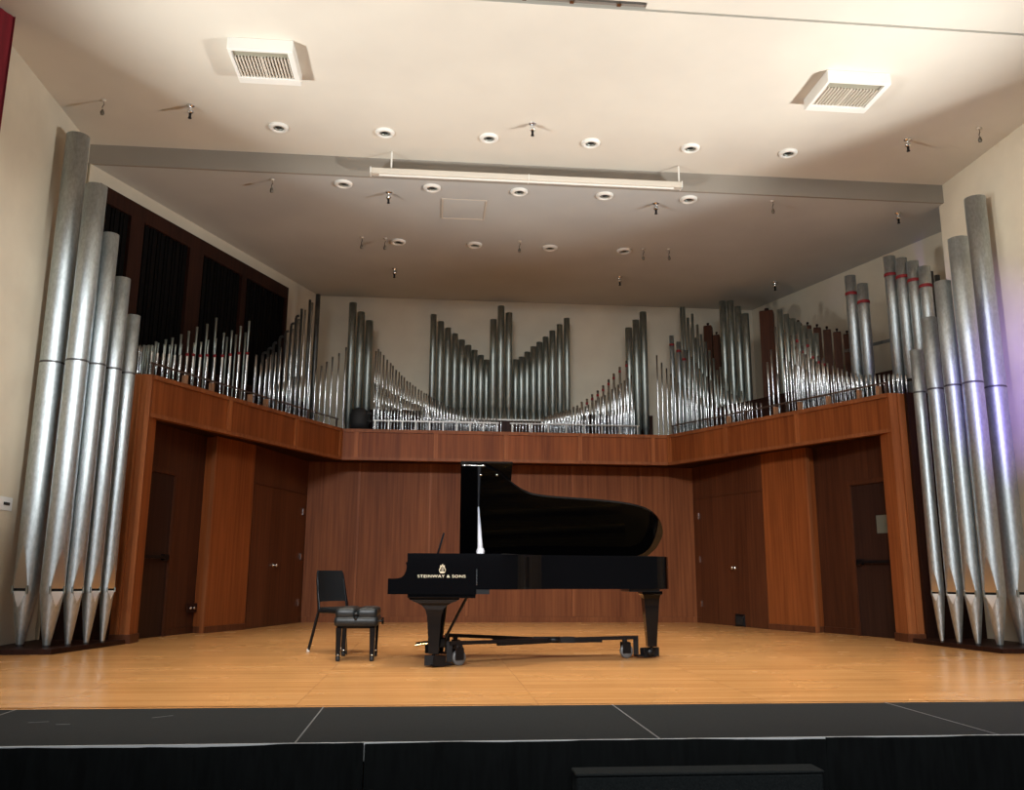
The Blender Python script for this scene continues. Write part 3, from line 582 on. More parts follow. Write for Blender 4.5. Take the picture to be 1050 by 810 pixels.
# ------------------------------------------------------------------ pipes of the organ galleries
# each rank: foot point x, y and height of the top, pipe by pipe along the rank
RANKS = {
 'L_reed_low': [(-4.753,10.81,3.479),(-4.71,10.896,3.483),(-4.664,10.987,3.504),(-4.622,11.07,3.521),(-4.577,11.161,3.532),(-4.531,11.252,3.551),(-4.478,11.356,3.569),(-4.427,11.458,3.592),(-4.37,11.572,3.61),(-4.311,11.689,3.647),(-4.246,11.82,3.676),(-4.177,11.956,3.712),(-4.105,12.099,3.767),(-4.024,12.259,3.831),(-3.945,12.418,3.873)],
 'L_reed_top': [(-4.752,10.811,3.562),(-4.711,10.893,3.613),(-4.665,10.986,3.621),(-4.623,11.07,3.635),(-4.576,11.163,3.667),(-4.533,11.249,3.695),(-4.48,11.353,3.724),(-4.43,11.452,3.772),(-4.37,11.571,3.815),(-4.301,11.71,3.875),(-4.226,11.859,3.938),(-4.181,11.949,4.057),(-4.106,12.097,4.133),(-4.024,12.26,4.246),(-3.927,12.453,4.37)],
 'L_reed_rear': [(-4.933,10.897,3.574),(-4.916,10.931,3.58),(-4.9,10.963,3.596),(-4.882,10.998,3.598),(-4.866,11.031,3.615),(-4.848,11.066,3.621),(-4.829,11.104,3.639),(-4.815,11.132,3.689),(-4.741,11.279,3.759),(-4.689,11.383,3.814),(-4.622,11.517,3.899),(-4.561,11.638,3.979),(-4.494,11.771,4.079),(-4.408,11.942,4.173),(-4.331,12.095,4.309),(-4.218,12.319,4.096),(-4.133,12.489,4.178),(-4.042,12.67,4.264)],
 'L_bright': [(-3.926,12.945,3.996),(-3.869,13.058,3.9),(-3.814,13.166,3.999),(-3.768,13.259,4.08),(-3.714,13.366,4.152),(-3.662,13.469,4.253),(-3.605,13.582,4.403),(-3.54,13.713,4.635),(-3.471,13.85,4.844),(-3.399,13.992,5.044),(-3.314,14.163,5.225)],
 'L_dark': [(-3.913,13.372,4.104),(-3.856,13.483,4.207),(-3.8,13.596,4.327),(-3.732,13.731,4.469),(-3.668,13.858,4.596),(-3.607,13.979,4.764),(-3.553,14.086,4.927),(-3.488,14.216,5.126),(-3.391,14.409,5.349),(-3.288,14.613,5.516)],
 'L_front': [(-3.678,12.903,3.536),(-3.633,12.994,3.57),(-3.586,13.087,3.603),(-3.539,13.18,3.644),(-3.498,13.263,3.683),(-3.45,13.358,3.734),(-3.397,13.463,3.794),(-3.345,13.567,3.833),(-3.288,13.68,3.89),(-3.233,13.789,3.97),(-3.165,13.924,4.04),(-3.098,14.057,4.118),(-3.031,14.191,4.223),(-2.958,14.336,4.345),(-2.872,14.507,4.453),(-2.778,14.694,4.61)],
 'B_tall_left': [(-2.722,14.99,5.502),(-2.569,14.99,5.335),(-2.418,14.99,5.18)],
 'B_center_left': [(-1.291,15.17,5.39),(-1.156,15.17,5.26),(-1.024,15.17,5.145),(-0.894,15.17,5.041),(-0.77,15.17,4.929),(-0.654,15.17,4.832),(-0.541,15.17,4.746),(-0.425,15.17,4.652),(-0.32,15.17,4.58)],
 'B_center_tall': [(-0.211,15.09,5.304),(-0.073,15.09,5.564),(0.072,15.09,5.441)],
 'B_center_right': [(0.204,15.17,4.588),(0.309,15.17,4.652),(0.414,15.17,4.756),(0.527,15.17,4.839),(0.637,15.17,4.936),(0.75,15.17,5.038),(0.875,15.17,5.151),(1.007,15.17,5.272),(1.143,15.17,5.398)],
 'B_tall_right': [(2.25,14.99,5.198),(2.389,14.99,5.349),(2.526,14.99,5.508)],
 'BL_rear': [(-2.277,14.87,4.602),(-2.237,14.87,4.641),(-2.199,14.87,4.592),(-2.141,14.87,4.531),(-2.078,14.87,4.452),(-2.016,14.87,4.392),(-1.973,14.87,4.348),(-1.916,14.87,4.274),(-1.866,14.87,4.238),(-1.821,14.87,4.177),(-1.774,14.87,4.141),(-1.721,14.87,4.08),(-1.672,14.87,4.056),(-1.623,14.87,4.008),(-1.576,14.87,3.984),(-1.519,14.87,3.936),(-1.471,14.87,3.913),(-1.421,14.87,3.877),(-1.382,14.87,3.865),(-1.343,14.87,3.829),(-1.299,14.87,3.805),(-1.262,14.87,3.781),(-1.226,14.87,3.77),(-1.177,14.87,3.744),(-1.123,14.87,3.715),(-1.069,14.87,3.687),(-1.015,14.87,3.658),(-0.961,14.87,3.633),(-0.908,14.87,3.616),(-0.854,14.87,3.598),(-0.801,14.87,3.58),(-0.747,14.87,3.562),(-0.694,14.87,3.547),(-0.64,14.87,3.532),(-0.586,14.87,3.517),(-0.533,14.87,3.501),(-0.479,14.87,3.489),(-0.426,14.87,3.482),(-0.372,14.87,3.476),(-0.318,14.87,3.47),(-0.265,14.87,3.464),(-0.211,14.87,3.457),(-0.158,14.87,3.451)],
 'BL_mid': [(-2.261,14.71,3.986),(-2.184,14.71,3.959),(-2.124,14.71,3.919),(-2.063,14.71,3.889),(-2.02,14.71,3.86),(-1.966,14.71,3.818),(-1.914,14.71,3.802),(-1.858,14.71,3.784),(-1.803,14.71,3.744),(-1.762,14.71,3.725),(-1.721,14.71,3.702),(-1.672,14.71,3.679),(-1.617,14.71,3.66),(-1.569,14.71,3.644),(-1.516,14.71,3.625),(-1.463,14.71,3.606),(-1.411,14.71,3.587),(-1.358,14.71,3.568),(-1.305,14.71,3.549),(-1.252,14.71,3.53),(-1.199,14.71,3.515),(-1.147,14.71,3.506),(-1.094,14.71,3.497),(-1.041,14.71,3.488),(-0.989,14.71,3.479),(-0.936,14.71,3.47),(-0.883,14.71,3.461),(-0.83,14.71,3.452),(-0.777,14.71,3.443)],
 'BL_front': [(-2.25,14.55,3.621),(-2.187,14.55,3.616),(-2.12,14.55,3.588),(-2.064,14.55,3.583),(-2.01,14.55,3.567),(-1.963,14.55,3.563),(-1.908,14.55,3.541),(-1.856,14.55,3.527),(-1.809,14.55,3.519),(-1.762,14.55,3.513),(-1.715,14.55,3.507),(-1.668,14.55,3.503),(-1.621,14.55,3.499),(-1.562,14.55,3.493),(-1.511,14.55,3.486),(-1.459,14.55,3.479),(-1.407,14.55,3.472),(-1.355,14.55,3.464),(-1.303,14.55,3.457),(-1.251,14.55,3.45),(-1.199,14.55,3.443),(-1.147,14.55,3.436),(-1.095,14.55,3.429),(-1.043,14.55,3.423),(-0.991,14.55,3.416),(-0.939,14.55,3.409),(-0.886,14.55,3.402),(-0.834,14.55,3.395),(-0.782,14.55,3.389),(-0.73,14.55,3.383),(-0.678,14.55,3.382),(-0.626,14.55,3.38),(-0.573,14.55,3.378),(-0.521,14.55,3.377),(-0.469,14.55,3.375),(-0.417,14.55,3.373),(-0.364,14.55,3.371),(-0.312,14.55,3.37),(-0.26,14.55,3.368),(-0.207,14.55,3.366),(-0.155,14.55,3.365),(-0.102,14.55,3.364)],
 'BR_red': [(2.17,14.87,4.55),(2.046,14.87,4.437),(1.935,14.87,4.311),(1.839,14.87,4.2),(1.738,14.87,4.089),(1.64,14.87,3.992),(1.54,14.87,3.922),(1.446,14.87,3.839),(1.352,14.87,3.783),(1.272,14.87,3.714),(1.205,14.87,3.686),(1.126,14.87,3.651),(1.073,14.87,3.633),(1.02,14.87,3.614),(0.967,14.87,3.596),(0.914,14.87,3.578),(0.861,14.87,3.56),(0.808,14.87,3.542),(0.756,14.87,3.524),(0.703,14.87,3.506),(0.65,14.87,3.488)],
 'BR_mid': [(2.216,14.71,4.249),(2.153,14.71,4.199),(2.091,14.71,4.152),(2.031,14.71,4.102),(1.977,14.71,4.074),(1.923,14.71,4.019),(1.864,14.71,3.99),(1.794,14.71,3.935),(1.735,14.71,3.88),(1.681,14.71,3.853),(1.628,14.71,3.833),(1.57,14.71,3.783),(1.508,14.71,3.729),(1.442,14.71,3.701),(1.389,14.71,3.673),(1.336,14.71,3.658),(1.284,14.71,3.642),(1.231,14.71,3.627),(1.178,14.71,3.611),(1.126,14.71,3.596),(1.074,14.71,3.581),(1.021,14.71,3.565),(0.969,14.71,3.55),(0.917,14.71,3.535),(0.864,14.71,3.519),(0.812,14.71,3.504),(0.76,14.71,3.489),(0.708,14.71,3.474)],
 'BR_front': [(2.211,14.55,3.714),(2.159,14.55,3.713),(2.079,14.55,3.672),(2.034,14.55,3.671),(1.973,14.55,3.63),(1.928,14.55,3.61),(1.873,14.55,3.594),(1.815,14.55,3.587),(1.755,14.55,3.573),(1.692,14.55,3.558),(1.64,14.55,3.544),(1.588,14.55,3.53),(1.528,14.55,3.515),(1.475,14.55,3.496),(1.408,14.55,3.483),(1.353,14.55,3.477),(1.299,14.55,3.47),(1.244,14.55,3.463),(1.19,14.55,3.456),(1.135,14.55,3.449),(1.081,14.55,3.442),(1.027,14.55,3.435),(0.972,14.55,3.429),(0.918,14.55,3.422),(0.864,14.55,3.415),(0.81,14.55,3.408),(0.756,14.55,3.401),(0.702,14.55,3.395),(0.648,14.55,3.39),(0.594,14.55,3.386),(0.54,14.55,3.382),(0.486,14.55,3.378),(0.432,14.55,3.374),(0.379,14.55,3.37),(0.325,14.55,3.366),(0.271,14.55,3.362),(0.218,14.55,3.358),(0.164,14.55,3.354),(0.11,14.55,3.35)],
 'R1_front': [(2.715,14.82,4.656),(2.77,14.71,4.497),(2.825,14.601,4.367),(2.875,14.501,4.247),(2.914,14.423,4.149),(2.955,14.341,4.062),(2.998,14.256,3.987),(3.045,14.163,3.92),(3.094,14.065,3.844),(3.141,13.971,3.773),(3.192,13.871,3.708),(3.243,13.768,3.651),(3.294,13.667,3.602),(3.343,13.57,3.554),(3.388,13.481,3.523),(3.432,13.393,3.498),(3.476,13.306,3.476),(3.519,13.22,3.46),(3.562,13.134,3.451),(3.605,13.049,3.444),(3.647,12.965,3.443),(3.689,12.882,3.434),(3.73,12.801,3.419),(3.77,12.72,3.398)],
 'R1_second': [(3.152,14.394,4.652),(3.2,14.3,4.516),(3.241,14.219,4.384),(3.277,14.146,4.271),(3.314,14.073,4.16),(3.355,13.992,4.096),(3.397,13.909,4.015),(3.442,13.819,3.935),(3.483,13.736,3.887),(3.518,13.666,3.827),(3.557,13.59,3.766),(3.6,13.504,3.704),(3.643,13.418,3.657),(3.677,13.35,3.614),(3.72,13.266,3.569),(3.762,13.183,3.529)],
 'R1_red': [(3.058,15.027,5.086),(3.136,14.871,4.927),(3.196,14.753,4.746)],
 'R1_dark': [(3.272,15.091,5.666),(3.306,15.022,5.646),(3.348,14.939,5.414),(3.402,14.832,5.459),(3.392,14.852,5.202),(3.455,14.726,5.225),(3.429,14.779,4.995),(3.492,14.654,5.024),(3.47,14.696,4.823),(3.538,14.561,4.856),(3.521,14.595,4.665),(3.578,14.482,4.687),(3.619,14.4,4.52),(3.581,14.475,4.423),(3.687,14.266,4.337),(3.651,14.337,4.295),(3.755,14.13,4.179),(3.716,14.208,4.138),(3.79,14.061,4.06),(3.846,13.95,3.942),(3.894,13.854,3.83),(3.935,13.773,3.737)],
 'R1_grey': [(3.833,14.42,5.577),(3.914,14.259,5.535),(3.992,14.103,5.383),(4.065,13.959,5.217)],
 'R1_wood': [(3.818,15.228,5.34),(3.913,15.04,5.117)],
 'R2_front': [(3.848,12.567,4.011),(3.927,12.408,3.792),(3.991,12.281,4.006),(4.04,12.185,3.936),(4.083,12.098,3.872),(4.127,12.012,3.812),(4.17,11.926,3.758),(4.207,11.851,3.683),(4.247,11.772,3.649),(4.286,11.694,3.649),(4.324,11.618,3.621),(4.357,11.553,3.595),(4.392,11.484,3.569),(4.424,11.42,3.545),(4.456,11.357,3.521),(4.487,11.294,3.508),(4.519,11.231,3.498),(4.55,11.169,3.487),(4.581,11.107,3.477),(4.612,11.046,3.467),(4.642,10.986,3.457),(4.672,10.926,3.447),(4.702,10.867,3.437),(4.732,10.808,3.427),(4.761,10.75,3.418),(4.79,10.693,3.408),(4.818,10.636,3.397),(4.846,10.58,3.385),(4.874,10.524,3.373)],
 'R2_second': [(3.976,12.712,4.252),(4.025,12.615,4.594),(4.105,12.455,4.5),(4.156,12.355,4.387),(4.192,12.282,4.196),(4.233,12.201,4.11),(4.269,12.129,4.037),(4.311,12.045,3.957),(4.353,11.961,3.89),(4.397,11.874,3.881),(4.435,11.799,3.829),(4.476,11.716,3.768),(4.511,11.648,3.725),(4.542,11.586,3.683),(4.575,11.519,3.639),(4.609,11.452,3.61),(4.643,11.385,3.582),(4.676,11.319,3.555),(4.71,11.253,3.537),(4.742,11.187,3.52),(4.775,11.123,3.503),(4.808,11.058,3.494),(4.84,10.994,3.485),(4.872,10.93,3.477),(4.903,10.868,3.468),(4.934,10.806,3.455)],
 'R2_red': [(4.299,12.469,4.435),(4.338,12.392,4.241),(4.386,12.297,4.316),(4.422,12.225,4.115),(4.466,12.137,4.021),(4.506,12.058,3.966)],
 'R2_grey': [(4.323,13.111,5.037),(4.38,12.998,4.925),(4.434,12.891,4.822),(4.48,12.8,4.739),(4.528,12.704,4.654),(4.573,12.615,4.568),(4.623,12.515,4.478)],
 'R2_wood': [(4.427,13.906,5.236),(4.773,13.218,4.858),(4.861,13.043,4.749),(4.933,12.899,4.66),(5.005,12.757,4.584),(5.081,12.606,4.498),(5.134,12.5,4.432)],
 'R2_fat': [(4.769,11.58,5.089),(4.854,11.411,4.912),(5.06,11.001,5.184),(5.139,10.843,5.101),(5.213,10.696,5.003),(5.285,10.553,4.878)],
 'R2_behind': [(5.536,10.812,4.915),(5.575,10.734,4.839)],
}

ZF = 3.125                            # gallery deck the pipes stand on
def flue_mesh(mb, x, y, z0, z1, r, n=12, flare=1.0, mi=0):
    h = z1-z0; f = min(0.22, h*0.4)
    mb.lathe([(r*0.35, z0), (r*0.95, z0+f), (r, z0+f+0.004), (r, z0+f+(h-f)*0.6), (r*flare, z1), (r*flare*0.86, z1), (r*flare*0.86, z1-min(0.12, h*0.2))], n, mi, Matrix.Translation((x, y, 0)))
def mouth_mesh(mb, r, f, face, mi=0):
    """small dark mouth slot standing just proud of the pipe above its foot"""
    T = Matrix.Rotation(face, 4, 'Z'); w = r*0.62
    mb.box(r*0.80, r*1.03, -w, w, f+0.006, f+0.006+r*0.5, mi, T)
WORDS = {}
small = []                            # pipes too many and too small to be single things: gathered at the end
def flue(name, x, y, z1, r, mname, label, group, n=14, band=None, face=-90, z0=None, flare=1.0, hood=None):
    z0 = ZF if z0 is None else z0; h = z1-z0; f = min(0.22, h*0.4)
    mb = MB(); flue_mesh(mb, 0, 0, 0, h, r, n, flare)
    if hood:                          # mitred top, bent over sideways
        mb.tube([(0, 0, h-0.01), (0, 0, h+r*0.6), (hood*r*0.9, -r*0.3, h+r*1.5), (hood*r*2.2, -r*0.6, h+r*1.7)], r*flare*0.96, 10)
    o = mb.build(name, M[mname]); o.location = (x, y, z0); tag(o, label, 'organ pipe', group)
    if r >= 0.017 and face is not None:
        mb = MB(); mouth_mesh(mb, r, f, R(face)); mb.build('mouth', M['void'], o)
    if band:
        mb = MB(); bz = h-band; mb.lathe([(r*1.01, bz-0.022), (r*1.10, bz-0.018), (r*1.10, bz+0.018), (r*1.01, bz+0.022)], n); e = mb.build('tape_band', M['red_tape'], o); e['label'] = 'red band round the pipe'
    return o
def size_of(z1, r): return (z1-ZF)*r
JOBS = []                             # (visible size, kwargs or small-pipe tuple)
def rank(key, rad, mname, labelfmt, group, face, band=None, taper=0.0, flare=1.0, rev=False, name='organ_pipe', z0=None, hood=None, keep=False):
    pts = RANKS[key]; n = len(pts)
    order = sorted(range(n), key=lambda i: pts[i][0])
    pos = {i: k for k, i in enumerate(order)}
    for i, (x, y, z1) in enumerate(pts):
        k = pos[i]
        k = n-1-k if rev else k
        r = rad(i, z1) if callable(rad) else rad
        JOBS.append((9e9 if keep else size_of(z1, r), dict(name=name, x=x, y=y, z1=z1, r=r, mname=mname, label=labelfmt % ORD[k], group=group, band=(band(i) if callable(band) else band), face=face, flare=flare, z0=z0, hood=(hood(i) if callable(hood) else hood))))
tr = lambda a, b_: (lambda i, z: max(0.008, min(a, b_+(a-b_)*(z-3.25)/0.55)))
rank('L_front', tr(0.0145, 0.009), 'tin', 'bright slim organ pipe, %s from left in the front rank of the left gallery corner', 'front rank in the left gallery corner', -45, flare=1.08)
rank('L_bright', lambda i, z: 0.026 if i == 0 else 0.0175, 'tin', 'bright organ pipe, %s from left in the rank climbing towards the left corner', 'climbing bright rank in the left gallery', -45)
rank('L_dark', lambda i, z: 0.042 if i == 9 else 0.022, 'zinc_dark', 'dark hooded organ pipe, %s from left behind the climbing bright rank', 'dark hooded rank in the left gallery', -45, hood=lambda i: 1.0 if i < 7 else None, keep=True)
rank('L_reed_rear', 0.013, 'zinc_dull', 'thin dull organ pipe, %s from left in the back rank before the black shutters', 'thin back rank in the left gallery', -30, flare=1.25)
rank('B_tall_left', 0.066, 'zinc_dull', 'tall grey organ pipe, %s of the three at the left end of the back gallery', 'three tall grey pipes at the left end of the back gallery', None, keep=True)
rank('B_tall_right', 0.064, 'zinc_dull', 'tall grey organ pipe, %s of the three at the right end of the back gallery', 'three tall grey pipes at the right end of the back gallery', None, keep=True)
rank('B_center_left', 0.055, 'zinc_dull', 'grey organ pipe, %s from left in the descending left half of the centre display', 'left half of the centre pipe display', None, z0=3.46, keep=True)
rank('B_center_right', 0.055, 'zinc_dull', 'grey organ pipe, %s from left in the rising right half of the centre display', 'right half of the centre pipe display', None, z0=3.46, keep=True)
rank('B_center_tall', 0.062, 'zinc_dull', 'tall grey organ pipe, %s from left of three in the middle of the display', 'three tall pipes in the middle of the centre display', None, z0=3.46, keep=True)
rank('BL_rear', tr(0.0135, 0.007), 'tin', 'bright thin organ pipe, %s from left in the tallest rank left of the display', 'tallest thin rank, left half of the back gallery', -90, flare=1.1)
rank('BL_mid', tr(0.0125, 0.007), 'tin', 'bright thin organ pipe, %s from left in the middle rank left of the display', 'middle thin rank, left half of the back gallery', -90, flare=1.1)
rank('BL_front', tr(0.0125, 0.007), 'tin', 'bright thin organ pipe, %s from left in the lowest front rank left of the display', 'front thin rank, left half of the back gallery', -90, flare=1.1)
rank('BR_red', tr(0.022, 0.009), 'tin', 'bright organ pipe, %s from right in the tallest rank right of the display', 'tallest rank, right half of the back gallery', -90, band=lambda i: 0.085 if i < 8 else None, rev=True)
rank('BR_mid', tr(0.015, 0.008), 'tin', 'bright thin organ pipe, %s from right in the middle rank right of the display', 'middle thin rank, right half of the back gallery', -90, flare=1.1, rev=True)
rank('BR_front', tr(0.0125, 0.007), 'tin', 'bright thin organ pipe, %s from right in the lowest front rank right of the display', 'front thin rank, right half of the back gallery', -90, flare=1.1, rev=True)
rank('R1_front', tr(0.014, 0.008), 'tin', 'bright slim organ pipe, %s from left in the front rank of the right gallery corner', 'front rank in the right gallery corner', -135, flare=1.08)
rank('R1_second', tr(0.014, 0.008), 'tin', 'bright organ pipe, %s from left in the second rank of the right gallery corner', 'second rank in the right gallery corner', -135, flare=1.08)
rank('R1_red', lambda i, z: 0.042 if i < 2 else 0.034, 'zinc', 'stout organ pipe with a red band, %s of three in the right gallery corner', 'three red banded pipes in the right gallery corner', -135, band=0.17, keep=True)
rank('R1_dark', lambda i, z: max(0.014, min(0.024, 0.014+(z-3.8)*0.008)), 'zinc_dull', 'thin grey organ pipe, %s from left in the dark back ranks of the right corner', 'dark back ranks in the right gallery corner', -135)
rank('R1_grey', 0.060, 'zinc_dull', 'tall grey organ pipe, %s from left of four in the right corner', 'four tall grey pipes in the right corner', -135, keep=True)
rank('R2_front', tr(0.0145, 0.009), 'tin', 'bright slim organ pipe, %s from left in the front rank above the right doors', 'front rank in the right gallery', -150, flare=1.08)
rank('R2_second', tr(0.013, 0.008), 'tin', 'bright flared organ pipe, %s from left in the second rank above the right doors', 'second rank in the right gallery', -150, flare=1.25)
rank('R2_red', 0.020, 'tin', 'pinkish bright organ pipe with red band, %s from left among the right gallery ranks', 'red banded slim pipes in the right gallery', -150, band=0.10)
rank('R2_grey', 0.046, 'zinc_dull', 'grey organ pipe, %s from left in the row before the wooden pipes', 'grey row before the wooden pipes in the right gallery', -150, keep=True)
rank('R2_fat', 0.078, 'zinc', 'stout grey organ pipe with red band, %s from left at the right gallery end', 'six stout red banded pipes at the right gallery end', -150, band=0.27, keep=True)
rank('R2_behind', 0.035, 'zinc_dark', 'dark organ pipe, %s of two behind the stout red banded pipes', 'two dark pipes behind the stout banded pipes', -150, keep=True)
JOBS.sort(key=lambda j: -j[0])
placed = [(x, y, 0.020) for x, y, z in RANKS['L_reed_low']]+[(RANKS['R2_wood'][0][0], RANKS['R2_wood'][0][1], 0.165)]+[(x, y, 0.10) for x, y, z in RANKS['R1_wood']]
for _, kw in JOBS:                    # no two pipes may touch: a crowded one steps back into the chamber
    x, y, r = kw['x'], kw['y'], kw['r']*max(1.0, kw['flare'])
    ux, uy = x+1.255, y; l_ = math.hypot(ux, uy); ux /= l_; uy /= l_
    for _k in range(60):
        if all((x-a)**2+(y-b_)**2 > (r+c+0.004)**2 for a, b_, c in placed): break
        x += ux*0.006; y += uy*0.006
    kw['x'], kw['y'] = x, y; placed.append((x, y, r))
NSINGLE = 258
for _, kw in JOBS[:NSINGLE]: flue(**kw)
for _, kw in JOBS[NSINGLE:]: small.append((kw['x'], kw['y'], kw['z1'], kw['r'], kw['flare']))
mb = MB()
for x, y, z1, r, fl in small: flue_mesh(mb, x, y, ZF, z1, r, 8, fl)
tag(mb.build('small_treble_pipes', M['tin']), 'crowd of the smallest bright treble pipes along the gallery rails', 'organ pipes', None, 'stuff')

# reed pipes at the left end: fat lower boots with thin resonators above
pts = RANKS['L_reed_low']; tops = RANKS['L_reed_top']
for i, ((x, y, zl), (x2, y2, zt)) in enumerate(zip(pts, tops)):
    r = 0.016+0.006*i/14
    mb = MB(); h = zl-ZF
    mb.lathe([(r*0.55, 0), (r*0.6, h*0.25), (r*1.0, h*0.45), (r*1.05, h*0.98), (r*0.9, h), (0.006, h)], 12)
    o = mb.build('reed_pipe', M['tin']); o.location = (x, y, ZF)
    tag(o, 'bright reed pipe with slimmer upper tube, %s from left at the left gallery end' % ORD[i], 'organ pipe', 'reed pipes at the left gallery end')
    k = zt-zl
    mb = MB(); mb.lathe([(r*0.40, h), (r*0.62, h+k*0.6), (r*0.74, h+k), (r*0.60, h+k), (r*0.58, h+k-0.05)], 10); mb.build('resonator', M['zinc_dull'], o)
    if i >= 6:
        mb = MB(); mb.lathe([(r*0.9, h-0.004), (r*1.12, h), (r*1.12, h+0.03), (r*0.7, h+0.034)], 12); e = mb.build('tape_band', M['red_tape'], o); e['label'] = 'red band round the pipe'

# square wooden pipes in the right chamber
def wooden_pipe(x, y, z1, hw, label, group, rot=-27):
    t = thing('wooden_pipe', (x, y, ZF), label, 'wooden organ pipe', group, R(rot)); h = z1-ZF
    q = MB(); q.box(-hw, hw, -hw, hw, 0.25, h, 0, None, 0.004); q.build('body', M['brown_wood'], t)
    q = MB(); q.box(-hw*0.5, hw*0.5, -hw-0.002, -hw+0.01, 0.33, 0.36); q.build('mouth', M['void'], t)
    q = MB(); q.lathe([(hw*0.3, 0), (hw*0.3, 0.25)], 12); q.build('foot', M['brown_wood'], t)
    q = MB(); q.box(-hw*0.9, hw*0.9, -hw*0.9, hw*0.9, h, h+0.012); q.lathe([(hw*0.18, h+0.01), (hw*0.16, h+0.035), (hw*0.36, h+0.05), (hw*0.30, h+0.075), (0.0, h+0.08)], 12); q.build('stopper', M['dark_wood'], t)
pts = RANKS['R2_wood']
for i, (x, y, z) in enumerate(pts):
    if i == 0: wooden_pipe(x, y, z, 0.115, 'large square wooden organ pipe, the tallest, beside the grey row', 'square wooden pipes in the right gallery')
fill = []
(xa, ya, za), (xb, yb, zb) = pts[1], pts[6]
for i in range(1, 9):
    s = i/8; x = xa-0.22+(xb-xa+0.30)*s; y = ya+0.43+(yb-ya-0.59)*s; z = za+0.16+(zb-za-0.21)*s
    wooden_pipe(x, y, z, 0.060, 'square brown wooden organ pipe, %s from left in the row on the right wall' % ORD[i], 'square wooden pipes in the right gallery')
pts = RANKS['R1_wood']
wooden_pipe(pts[0][0], pts[0][1], pts[0][2], 0.075, 'dark wooden organ pipe, the taller of two behind the thin dark ranks', 'dark wooden pipes in the right corner')
wooden_pipe(pts[1][0], pts[1][1], pts[1][2], 0.06, 'dark wooden organ pipe, the shorter of two behind the thin dark ranks', 'dark wooden pipes in the right corner')

# wind chest under the centre display
t = thing('wind_chest', (0, 15.17, ZF), 'low dark wind chest carrying the centre display of grey pipes', 'wind chest')
q = MB(); q.box(-1.42, 1.42, -0.20, 0.20, 0.0, 0.31); q.build('box', M['dark_wood'], t)
q = MB(); q.box(-1.45, 1.45, -0.22, 0.22, 0.31, 0.335); q.build('toe_board', M['grey_rail'], t)

# dark boards added low behind the ranks, in place of shade
for a, c, inw, lab in ((FLp, FLc, 1, 'dark low board added for the shade behind the thin ranks of the left gallery'), (FRc, FRp, 1, 'dark low board added for the shade behind the thin ranks of the right gallery')):
    a = Vector(a); c = Vector(c); d = (c-a); Lg = d.length; d.normalize(); n = Vector((-d.y, d.x)); A = a+n*0.72
    t = thing('shade_board', (A.x, A.y, ZF), lab, 'board', None, math.atan2(d.y, d.x))
    q = MB(); q.box(0.25, Lg-0.15, -0.02, 0.02, 0.0, 0.46); q.build('board', M['dark_wood'], t)
    q = MB(); q.box(0.25, Lg-0.15, -0.03, 0.03, 0.46, 0.485); q.build('capping', M['dark_wood'], t)
for x0, x1, lab in ((-2.75, -1.46, 'dark board added for the shade behind the thin ranks left of the centre display'), (1.46, 2.75, 'dark board added for the shade behind the thin ranks right of the centre display')):
    t = thing('shade_board', ((x0+x1)/2, 15.38, ZF), lab, 'board'); h = (x1-x0)/2
    q = MB(); q.box(-h, h, -0.03, 0.03, 0.0, 0.50); q.build('board', M['dark_wood'], t)
    q = MB(); q.box(-h, h, -0.04, 0.04, 0.50, 0.525); q.build('capping', M['dark_wood'], t)

# rails along the gallery edge
def rack_rail(name, a, c, posts, m, label, inset=0.085, zr=3.30, blocks=(), n_in=1):
    a = Vector(a); c = Vector(c); d = (c-a); Lg = d.length; d.normalize(); n = Vector((-d.y, d.x))*n_in
    A = a+n*inset
    t = thing(name, (A.x, A.y, ZF), label, 'rail', None, math.atan2(d.y, d.x)); h = zr-ZF
    q = MB(); q.box(0.02, Lg-0.02, -0.012, 0.012, h-0.012, h+0.010, 0, None, 0.003); q.build('rail', m, t)
    for k in range(posts):
        s = 0.06+(Lg-0.12)*k/(posts-1)
        q = MB(); q.box(s-0.010, s+0.010, -0.010, 0.010, 0.0, h-0.012); q.build('post', m, t)
    for s in blocks:
        q = MB(); q.box(s-0.022, s+0.022, -0.03, 0.03, 0.0, h-0.03); e = q.build('spacer_block', M['rail_wood'], t); e['label'] = 'pale wooden spacer block'
rack_rail('pipe_rail', FLp, FLc, 6, M['brown_rail'], 'thin brown rail along the top of the left gallery front', blocks=(0.62, 1.12, 1.92, 2.28))
rack_rail('pipe_rail', FRc, FRp, 6, M['brown_rail'], 'thin brown rail along the top of the right gallery front', blocks=(1.35, 2.3, 2.75, 3.25, 3.75, 4.05))
rack_rail('pipe_rail', (-2.28, 14.37), (-0.12, 14.37), 10, M['grey_rail'], 'thin pale rail on posts on the back gallery, left half')
rack_rail('pipe_rail', (0.02, 14.37), (2.30, 14.37), 8, M['grey_rail'], 'thin pale rail on posts on the back gallery, right half')
# bar holding the stout pipes on the right
t = thing('pipe_support_bar', (4.95, 11.62, 4.05), 'dark support bar between the stout banded pipes on the right wall', 'bar', None, R(-63))
q = MB(); q.box(-0.35, 0.80, -0.015, 0.015, -0.02, 0.02); q.build('bar', M['zinc_dark'], t)
q = MB(); q.box(-0.05, 0.0, -0.02, 0.02, -0.10, -0.02); q.build('bracket', M['zinc_dark'], t)
